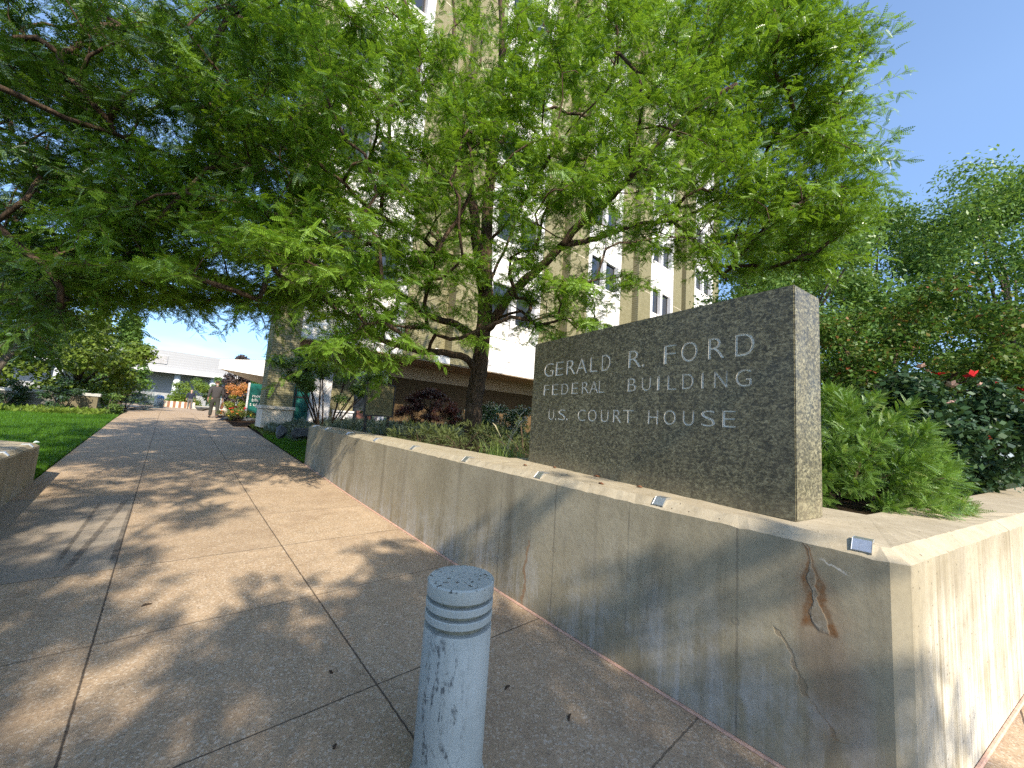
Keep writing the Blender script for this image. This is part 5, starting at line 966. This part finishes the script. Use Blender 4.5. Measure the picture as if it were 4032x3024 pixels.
def cloud_tree(name, label, base, h, blobs, nleaf, lsize, leafm, bark, trunk_r, group=None, tint=(.5, .2), aspect=.7, cat='tree', seed=1, stems=6, up=.5):
    r = np.random.default_rng(seed); o = thing(name, label, cat, base, group); g = G(); B = np.array(blobs); c = B[:, :3].mean(0); b = Vector(base)
    fork = Vector((b.x * .7 + c[0] * .3, b.y * .7 + c[1] * .3, b.z + h)); wr = random.Random(seed)
    g.tube([b - Vector((0, 0, .1)), b.lerp(fork, .5) + Vector((.04, 0, 0)), fork], [trunk_r * 1.25, trunk_r, trunk_r * .85], 12, 0, .08, wr)
    for k in r.choice(len(B), min(stems * 3, len(B)), replace=False):
        e = Vector(B[k, :3]); m = fork.lerp(e, .5) + Vector((r.normal(0, .1), r.normal(0, .1), .12 * (e - fork).length)); g.tube([fork, m, e], [trunk_r * .6, trunk_r * .32, trunk_r * .08], 6)
    g.build('trunk', bark, o, smooth=True)
    v, t_, _ = leafcloud(r, blobs, nleaf, lsize, aspect, up, .4, tint=tint); quads('crown', v, leafm, o, t_); return o
rb = np.random.default_rng(77)
# maples and others beyond the left lawn
GT = 'leafy trees beyond the garden wall'
cloud_tree('maple_tree', 'broad yellow green maple just behind the garden wall at the left edge', (-5.6, 24.5, 1), 1.6, clump_blobs(rb, (-5.4, 24.5, 4.3), (3.2, 2.4, 2.6), 46, .75), 15000, .17, M['maple'], M['bark2'], .14, GT, (.55, .22), seed=2)
cloud_tree('maple_tree', 'rounded maple with leaves down to the wall, right of the broad one', (-3.6, 29, 1), .8, clump_blobs(rb, (-3.4, 29, 3.6), (2.3, 2.0, 2.4), 40, .7), 12000, .17, M['maple'], M['bark2'], .12, GT, (.5, .22), seed=3)
cone = np.vstack([clump_blobs(rb, (-2.5, 38, 1.9 + .62 * k), (1.9 - .2 * k, 1.7 - .18 * k, .6), 9, .55) for k in range(9)])
cloud_tree('hornbeam_tree', 'cone shaped green tree whose tip stands against the white hall', (-2.4, 38, 1), .8, cone, 14000, .18, M['bgleaf'], M['bark2'], .13, GT, (.6, .2), seed=4)
cloud_tree('maple_tree', 'tall thin crowned tree behind the maples with sky showing through', (-9, 36, 1), 3, clump_blobs(rb, (-7.2, 36, 7.8), (4.6, 3, 3.4), 34, .95), 9000, .22, M['maple'], M['bark2'], .2, GT, (.5, .25), seed=5)
cloud_tree('maple_tree', 'dense dark green tree low behind the garden wall far left', (-11, 30, 1), 1, clump_blobs(rb, (-9, 30, 3.2), (4, 2.5, 2.4), 40, .9), 10000, .2, M['bgleaf'], M['bark2'], .2, GT, (.4, .2), seed=6)
o = thing('lawn_tree', 'dark trunked tree standing on the lawn at the left picture edge', 'tree', (-4.3, 20.0, .88)); g = G(); wr = random.Random(9)
g.tube([(-4.3, 20, .8), (-4.25, 20, 1.6), (-4.12, 20.1, 2.3), (-3.9, 20.2, 3.0), (-3.4, 20.4, 4.0)], [.17, .13, .115, .09, .03], 12, 0, .12, wr); g.tube([(-4.2, 20, 2.0), (-4.6, 19.9, 2.9), (-5.1, 19.8, 4.0)], [.11, .08, .03], 10); g.build('trunk', M['bark2'], o, smooth=True)
v, t_, _ = leafcloud(rb, clump_blobs(rb, (-4.5, 20, 4.6), (2.2, 1.8, 1.5), 26, .6), 8000, .12, .6, .5, .4, tint=(.4, .2)); quads('crown', v, M['maple'], o, t_)

# ---- shrubs of leaf clumps
def shrub(name, label, base, R3, nb, rb_, n, ls, leafm, seed, stems=None, group=None, tint=(.5, .22), aspect=.55, cat='shrub', zc=None, up=.5):
    r = np.random.default_rng(seed); o = thing(name, label, cat, base, group); c = (base[0], base[1], base[2] + (R3[2] if zc is None else zc))
    bl = clump_blobs(r, c, R3, nb, rb_)
    g = G()
    for k in range(stems or 5):
        e = bl[k % len(bl), :3]; b = np.array(base) + [r.normal(0, .05), r.normal(0, .05), -.05]; m = b * .45 + e * .55 + [0, 0, .08]; g.tube([b, m, e], [.022, .015, .006], 6)
    g.build('stems', M['bark2'], o, smooth=True)
    v, t_, _ = leafcloud(r, bl, n, ls, aspect, up, .35, tint=tint); quads('foliage', v, leafm, o, t_); return o, bl
# many stemmed shrub in front of the building
o = thing('serviceberry_shrub', 'open many stemmed shrub with slanting dark stems before the brick corner pier', 'shrub', (3.9, 13.5, 1.05)); g = G(); r = np.random.default_rng(31)
ends = []
for k in range(13):
    a = math.pi * (k + .5) / 13; sx_ = math.cos(a); b = np.array([3.75 + .35 * (k > 6) + r.normal(0, .07), 13.5 + r.normal(0, .08), 1.0])
    e = b + np.array([-sx_ * 1.45 + r.normal(0, .12), r.normal(0, .5), 1.85 + .5 * math.sin(a) + r.normal(0, .15)]); m = b * .5 + e * .5 + [sx_ * .14, 0, -.02]
    g.tube(smooth_path([b, m, e]), list(np.linspace(.028, .009, 7)), 7); ends += [e, m * .4 + e * .6]
    for q in range(3):
        f_ = m * (1 - q / 3) + e * (q / 3); ee = f_ + r.normal(0, .3, 3) + [0, 0, .35]; g.tube([f_, (f_ + ee) / 2 + [0, 0, .04], ee], [.009, .006, .003], 5); ends.append(ee)
g.build('stems', M['bark'], o, smooth=True); E_ = np.array(ends); bl = np.hstack([E_, np.full((len(E_), 1), .33), np.full((len(E_), 1), .33), np.full((len(E_), 1), .22)])
v, t_, _ = leafcloud(r, bl, 21000, .066, .6, .6, .3, tint=(.5, .25)); quads('foliage', v, M['shrubleaf'], o, t_)

# weeping purple maple
o = thing('japanese_maple', 'low mounded purple japanese maple on a thin trunk between board and big trunk', 'tree', (6.75, 11.6, 1.08)); g = G()
g.tube([(6.75, 11.6, 1.0), (6.72, 11.6, 1.45), (6.6, 11.55, 1.95)], [.055, .045, .03], 9)
for k in range(12):
    a = 2 * math.pi * k / 12; g.tube([(6.65, 11.57, 1.8), (6.65 + .5 * math.cos(a), 11.57 + .45 * math.sin(a), 2.2), (6.7 + .95 * math.cos(a), 11.6 + .85 * math.sin(a), 1.75)], [.022, .014, .005], 5)
g.build('trunk', M['bark'], o, smooth=True)
# mounded, overlapping tiers of fine drooping leaves
bl = []
for k in range(90):
    a = r.uniform(0, 2 * math.pi); rr = r.random() ** .6; h = 1.55 + 1.0 * math.sqrt(max(0, 1 - rr * rr)) - .12 * r.random(); bl.append((6.7 + 1.08 * rr * math.cos(a), 11.6 + .95 * rr * math.sin(a), h - (.35 * r.random() if rr > .6 else 0), .26, .26, .13))
v, t_, P = leafcloud(r, bl, 16000, .085, .22, .3, .3, tint=(.42, .25)); quads('crown', v, M['purple'], o, t_)

shrub('yew_shrub', 'dark rounded evergreen shrub between the big trunk and the granite sign', (7.35, 8.6, 1.08), (.95, .8, .55), 40, .26, 15000, .055, M['darkleaf'], 41, tint=(.5, .25))
shrub('evergreen_shrub', 'smaller dark evergreen left of the rounded one, behind the trunk', (8.4, 11.2, 1.08), (1.1, .8, .5), 30, .26, 8000, .055, M['darkleaf'], 42, tint=(.4, .2))

# conifers built from needle sprays
def conifer(name, label, c, R3, n, T, leafm, seed, group=None, tint=(.5, .2), flatn=.9, dome=True, cat='shrub', jitter=.2, size=1.0, stemz=None, lean=(0, 0, 0), clump=26, crad=.17, flatn_sp=.25):
    r = np.random.default_rng(seed); o = thing(name, label, cat, (c[0], c[1], c[2]), group)
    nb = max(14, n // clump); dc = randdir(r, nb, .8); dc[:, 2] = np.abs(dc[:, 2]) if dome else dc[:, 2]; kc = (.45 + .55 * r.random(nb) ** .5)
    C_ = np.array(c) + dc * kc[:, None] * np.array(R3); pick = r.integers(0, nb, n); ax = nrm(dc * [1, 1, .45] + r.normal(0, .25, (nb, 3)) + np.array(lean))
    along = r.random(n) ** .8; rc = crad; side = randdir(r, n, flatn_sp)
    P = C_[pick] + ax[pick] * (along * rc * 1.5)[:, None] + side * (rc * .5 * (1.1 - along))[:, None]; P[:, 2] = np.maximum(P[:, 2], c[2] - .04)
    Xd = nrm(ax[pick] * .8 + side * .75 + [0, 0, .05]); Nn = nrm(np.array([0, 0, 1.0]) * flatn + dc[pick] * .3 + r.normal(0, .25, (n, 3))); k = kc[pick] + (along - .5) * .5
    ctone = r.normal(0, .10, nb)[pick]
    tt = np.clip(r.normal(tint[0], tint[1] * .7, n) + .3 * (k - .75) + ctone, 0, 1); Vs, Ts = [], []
    for i, t0 in enumerate(T):
        s = slice(i, None, len(T)); v, q = place(t0, P[s], Xd[s], Nn[s], size * r.uniform(.65, 1.25, n)[s], r, tt[s], .1); Vs.append(v); Ts.append(q)
    g = G()
    for j in range(14):
        e = P[j * 7 % n]; b = np.array(c) + [0, 0, -.06]; g.tube([b, b * .5 + e * .5 + [0, 0, .05], e], [.02, .012, .004], 5)
    g.build('stems', M['bark'], o, smooth=True); quads('needles', np.concatenate(Vs), leafm, o, np.concatenate(Ts)); return o
SP = [spray(10, .13, .022, .0065, 52, .10, fold=.0, taper=.5), spray(8, .11, .022, .0065, 55, .22, fold=-.15, taper=.5)]
GS = 'dwarf spruces along the inside of the wall'
for i, (x, y, z, a, b_, c_, n, l) in enumerate(((3.72, 9.0, 1.04, .66, .62, .22, 420, 'dark dwarf spruce at the foot of the information board'), (4.35, 7.9, 1.04, .75, .66, .36, 640, 'low spreading spruce between board and trunk, shaded'), (3.80, 6.9, 1.04, .62, .64, .30, 560, 'dwarf spruce against the wall, left of the sunlit one'),
        (3.85, 5.5, 1.05, .72, .70, .42, 860, 'sunlit dwarf spruce with layered boughs left of the tall grass'), (4.75, 4.9, 1.05, .78, .70, .52, 860, 'layered dwarf spruce behind the tall grass'), (4.95, 6.1, 1.05, .74, .62, .42, 640, 'dwarf spruce directly in front of the big trunk'), (4.3, 4.0, 1.05, .46, .44, .36, 380, 'small spruce tucked behind the far end of the granite sign'))):
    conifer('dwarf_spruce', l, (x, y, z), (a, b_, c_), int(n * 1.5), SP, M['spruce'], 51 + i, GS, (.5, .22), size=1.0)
YW = [spray(10, .095, .021, .0058, 60, .10, fold=.05, taper=.45), spray(8, .08, .020, .0058, 58, .25, fold=.2, taper=.45)]
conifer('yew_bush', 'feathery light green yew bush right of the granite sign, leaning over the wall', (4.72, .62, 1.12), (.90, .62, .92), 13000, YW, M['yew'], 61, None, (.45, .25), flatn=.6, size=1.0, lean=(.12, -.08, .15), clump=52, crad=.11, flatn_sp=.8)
BS = [spray(8, .30, .05, .014, 50, .05, fold=0, taper=.5)]
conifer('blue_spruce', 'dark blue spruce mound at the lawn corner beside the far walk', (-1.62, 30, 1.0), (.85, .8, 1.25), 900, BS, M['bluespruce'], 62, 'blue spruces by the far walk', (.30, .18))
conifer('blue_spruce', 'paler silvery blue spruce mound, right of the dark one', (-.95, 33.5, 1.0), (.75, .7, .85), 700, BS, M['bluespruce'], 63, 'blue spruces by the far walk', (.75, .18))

# tall grass with seed heads beside the far end of the granite
o = thing('ornamental_grass', 'tuft of tall light green grass with pale seed heads at the far foot of the granite sign', 'grass', (3.42, 3.85, 1.08)); n = 260
P0 = np.array([3.38, 3.88, 1.08]) + r.normal(0, 1, (n, 3)) * [.15, .16, 0]; a = r.uniform(0, 2 * math.pi, n); L = r.uniform(.2, .48, n); dv = np.stack([np.cos(a), np.sin(a), np.zeros(n)], 1); V = []
for s0, s1 in ((0, .4), (.4, .75), (.75, 1)):
    def at(s): return P0 + np.array([0, 0, 1.0]) * (L * (s - .25 * s * s))[:, None] + dv * (L * .55 * s * s)[:, None]
    sd = np.stack([-dv[:, 1], dv[:, 0], np.zeros(n)], 1) * .005; w0, w1 = 1 - s0 * .8, 1 - s1 * .95
    V.append(np.stack([at(s0) - sd * w0, at(s0) + sd * w0, at(s1) + sd * w1, at(s1) - sd * w1], 1))
quads('blades', np.concatenate(V).reshape(-1, 3), M['tallgrass'], o, np.tile(np.clip(r.normal(.5, .25, n), 0, 1), 3))
M['seedhead'] = plain('pale_seed_head', (.52, .46, .32), .8, .2)
for (dx, dy, hh) in ((.12, -.10, .62), (.32, -.16, .72), (.22, .02, .52), (-.1, .1, .45)):
    g = G(); b = np.array([3.4, 3.86, 1.08]); e = b + [dx, dy, hh]; m = b * .5 + e * .5 + [-dx * .25, -dy * .25, .03]; g.tube(smooth_path([b, m, e]), [.0022] * 7, 4); u_ = nrm(e - m); g.tube([e - u_ * .03, e + u_ * .04, e + u_ * .09 + [dx * .12, dy * .1, -.01]], [.003, .007, .002], 6); g.build('seed_stalk', M['seedhead'], o)

# ground covers
def cover(label, xs, ys, n, h, T, leafm, seed, cat, tint=(.5, .22), size=1.0, mask=None, upw=1.0):
    q = np.random.default_rng(seed); x = q.uniform(*xs, n); y = q.uniform(*ys, n)
    if mask is not None: k = mask(x, y); x, y = x[k], y[k]
    n = len(x); z = np.array([bedz(a, b) for a, b in zip(x, y)]) + h * q.random(n) * (.5 + .5 * np.sin(3 * x + 2 * y) ** 2)
    P = np.stack([x, y, z], 1); Xd = nrm(randdir(q, n) * [1, 1, .4] + [0, 0, upw]); v, t_ = place(T, P, Xd, randdir(q, n), size * q.uniform(.6, 1.3, n), q, np.clip(q.normal(*tint, n), 0, 1), .1)
    o = quads('ground_cover', v, leafm, None, t_); tag(o, label, cat, None, 'stuff'); return o
CM_ = spray(6, .20, .05, .022, 50, .1)
cover('grey green catmint cover in front of the building', (2.9, 8.5), (11.3, 14.8), 5200, .22, CM_, M['catmint'], 71, 'ground cover', mask=lambda x, y: x > 2.75 + (y < 12.6) * .7)
cover('dark low cover along the back of the planter', (4.0, 10.5), (9.0, 11.5), 2600, .14, CM_, M['catmint'], 72, 'ground cover', (.3, .2))
cover('low yellow green cover on the mulch bank by the walk', (2.55, 3.5), (14.0, 18.0), 2200, .06, spray(5, .12, .04, .024, 55, .1), M['cover'], 73, 'ground cover', mask=lambda x, y: np.sin(x * 2.1 + y * 1.3) > -.4)
cover('pale grey green cover at the foot of the pier', (2.7, 3.8), (15.0, 16.0), 700, .25, CM_, M['catmint'], 74, 'ground cover', (.6, .2))
cover('low green cover under the garden wall', (-8, -1.8), (20.4, 21.8), 3000, .12, spray(5, .14, .05, .03, 55, .1), M['maple'], 75, 'ground cover', (.6, .2))
for i, (x, y, l) in enumerate(((-4.1, 21.4, 'dark low shrub before the garden wall by the lawn trunk'), (-2.75, 21.3, 'dark upright shrub against the middle of the garden wall'), (-1.75, 22.6, 'yellow green shrub at the end of the garden wall'))):
    shrub('low_shrub', l, (x, y, .9), (.55, .45, .5 if i != 1 else .62), 16, .22, 3000, .07, M['darkleaf'] if i < 2 else M['shrubleaf'], 81 + i, tint=(.5, .25))

# flower bed by the walk
o, bl = shrub('ornamental_shrub', 'bushy shrub with green lower and orange tipped upper branches in the flower bed', (2.55, 21.4, 1.0), (.72, .6, .82), 34, .22, 9000, .07, M['orange'], 91, tint=(.35, .15))
me = [c_ for c_ in o.children if c_.name.startswith('foliage')][0].data; zz = np.zeros(len(me.vertices) * 3); me.vertices.foreach_get('co', zz); zz = zz.reshape(-1, 4, 3)[:, :, 2].mean(1)
q = np.random.default_rng(92); me.attributes['tint'].data.foreach_set('value', np.clip(np.where(zz > 2.05, .86, .38) + q.normal(0, .14, len(zz)), 0, 1).astype(np.float32))
o, bl = shrub('flower_clump', 'low clump of orange, yellow and red flowers in front of the orange tipped shrub', (2.35, 20.5, 1.02), (.72, .35, .22), 26, .16, 4200, .05, M['cover'], 93, tint=(.6, .2), cat='flowers')
def blooms(parent, P, s, mat, name='flower', r=np.random.default_rng(5)):
    """each bloom is one little mesh of five cupped petals"""
    g = G()
    for k in range(5):
        a = 2 * math.pi * k / 5; c_, s_ = math.cos(a), math.sin(a); g.add([(0, 0, 0), (.55 * c_ - .35 * s_, .55 * s_ + .35 * c_, .28), (1.0 * c_, 1.0 * s_, .45), (.55 * c_ + .35 * s_, .55 * s_ - .35 * c_, .28)], [(0, 1, 2, 3)])
    g.lathe([(.05, 0), (.22, .12), (.15, .35)], 8); first = None
    for p in P:
        if first is None: first = g.build(name, mat, None, smooth=True); b = first
        else: b = first.copy(); COL.objects.link(b)
        b.parent = parent; b.location = Vector(p) - parent.location; b.scale = (s * r.uniform(.7, 1.3),) * 3; b.rotation_euler = (r.uniform(-.9, .9), r.uniform(-.9, .9), r.uniform(0, 6))
q = np.random.default_rng(94)
def spots(n, c, R3): return np.array(c) + randdir(q, n) * np.array(R3) * q.random((n, 1)) ** .3
blooms(o, spots(30, (2.35, 20.35, 1.28), (.7, .25, .10)), .05, M['flower_orange']); blooms(o, spots(16, (2.25, 20.3, 1.22), (.6, .25, .10)), .045, M['flower_yellow']); blooms(o, spots(16, (2.40, 20.45, 1.42), (.35, .2, .18)), .06, M['flower_red'])
mk = thing('marker_flag', 'small bright blue marker on the rock before the flower bed', 'marker', (2.30, 20.9, 1.05)); g = G(); g.box(2.298, 2.302, 20.86, 20.864, 1.0, 1.24); g.build('wire', M['dark'], mk); g = G(); g.add([(2.25, 20.86, 1.16), (2.35, 20.86, 1.16), (2.35, 20.87, 1.24), (2.25, 20.85, 1.24)], [(0, 1, 2, 3)]); g.build('flag', plain('blue_flag', (.03, .08, .5), .6), mk)

# far shrubs and trees beyond the walk's end
shrub('round_shrub', 'large rounded green shrub left of the suited man, before the white hall', (2.3, 56, 1.0), (2.4, 1.8, 1.5), 36, .55, 9000, .17, M['maple'], 101, tint=(.45, .22))
shrub('low_hedge_shrub', 'low clipped green growth behind the striped planter', (.2, 58, 1.0), (3.2, 1.0, .45), 30, .4, 6000, .12, M['bgleaf'], 102, tint=(.55, .2))
cl = np.vstack([clump_blobs(rb, (3.95, 54, 1.6 + .45 * k), (.42, .42, .3), 5, .3) for k in range(7)])
cloud_tree('columnar_tree', 'narrow light green columnar tree under the canopy tip', (3.95, 54, 1), .5, cl, 5000, .12, M['shrubleaf'], M['bark2'], .06, None, (.5, .2), seed=103)
cl = np.vstack([clump_blobs(rb, (5.3, 50, 2.0 + .62 * k), (2.0 - .24 * k, 1.6 - .2 * k, .5), 8, .5) for k in range(8)])
cloud_tree('purple_tree', 'dusky dark tree rising behind the white canopy', (5.3, 50, 1), 1, cl, 9000, .2, M['purpletree'], M['bark'], .12, None, (.5, .25), seed=104)
cloud_tree('distant_tree', 'distant green tree top peeping over the canopy by the brick pier', (9.6, 66, 1), 4, clump_blobs(rb, (9.6, 66, 5.0), (2.2, 2, 1.6), 18, .7), 4000, .22, M['bgleaf'], M['bark2'], .2, None, (.4, .2), seed=105)

# right side: roses, reddish tree, background trees
o, bl = shrub('rose_bush', 'big dark leaved rose bush with red blooms behind the yew', (8.6, .25, 1.05), (2.1, 1.15, .98), 80, .36, 26000, .075, M['rose'], 111, tint=(.45, .25), aspect=.7, zc=.75)
blooms(o, [(7.40, -.36, 1.80), (8.25, -.75, 2.32), (8.45, -.85, 2.12), (8.75, -.85, 2.05), (8.05, -.7, 2.45), (8.05, -.75, 2.08), (7.55, .0, 2.62), (8.9, -.7, 2.30), (7.9, -.3, 2.64), (8.3, -.5, 2.58)], .075, M['flower_red'])
blooms(o, [(7.0, .1, 2.60), (7.15, .15, 2.68), (7.25, -.1, 2.45), (6.9, -.1, 2.2), (7.7, -.35, 2.5)], .05, M['flower_pink'], 'spent_flower')
cloud_tree('crabapple_tree', 'loose reddish green leaved tree above the rose bush', (11.2, 1.0, 1.05), .9, clump_blobs(rb, (11.3, .55, 3.3), (3.0, 1.9, 1.75), 46, .52), 30000, .075, M['red'], M['bark'], .07, None, (.46, .25), .65, seed=112, stems=8)
GB = 'green trees in the distance at right'
def fine_tree(label, base, c, R3, nb, r, n, seed, ti): return cloud_tree('locust_tree', label, base, 3.0, clump_blobs(np.random.default_rng(seed), c, R3, nb, r), int(n * 2.4), .19, M['bgleaf'], M['bark2'], .2, GB, ti, .45, seed=seed)
fine_tree('tall green tree filling the right picture edge behind the reddish one', (30, -2.5, 1), (30.5, -2.6, 9.6), (6.4, 5, 6.8), 150, 1.45, 30000, 121, (.5, .2))
fine_tree('lower green tree at the skyline dip beside the tallest right one', (34, 2.5, 1), (33, 3.6, 11.6), (6.2, 4.6, 6.6), 130, 1.35, 26000, 122, (.45, .2))
fine_tree('green tree behind the right half of the granite sign', (24, 5.5, 1), (24, 5.0, 7.8), (5.4, 4, 6.0), 130, 1.25, 26000, 123, (.5, .2))
fine_tree('green tree beyond the granite end, right of the office block', (21, 7.2, 1), (20.5, 6.6, 5.2), (3.2, 2.6, 3.0), 44, .8, 12000, 124, (.5, .2))
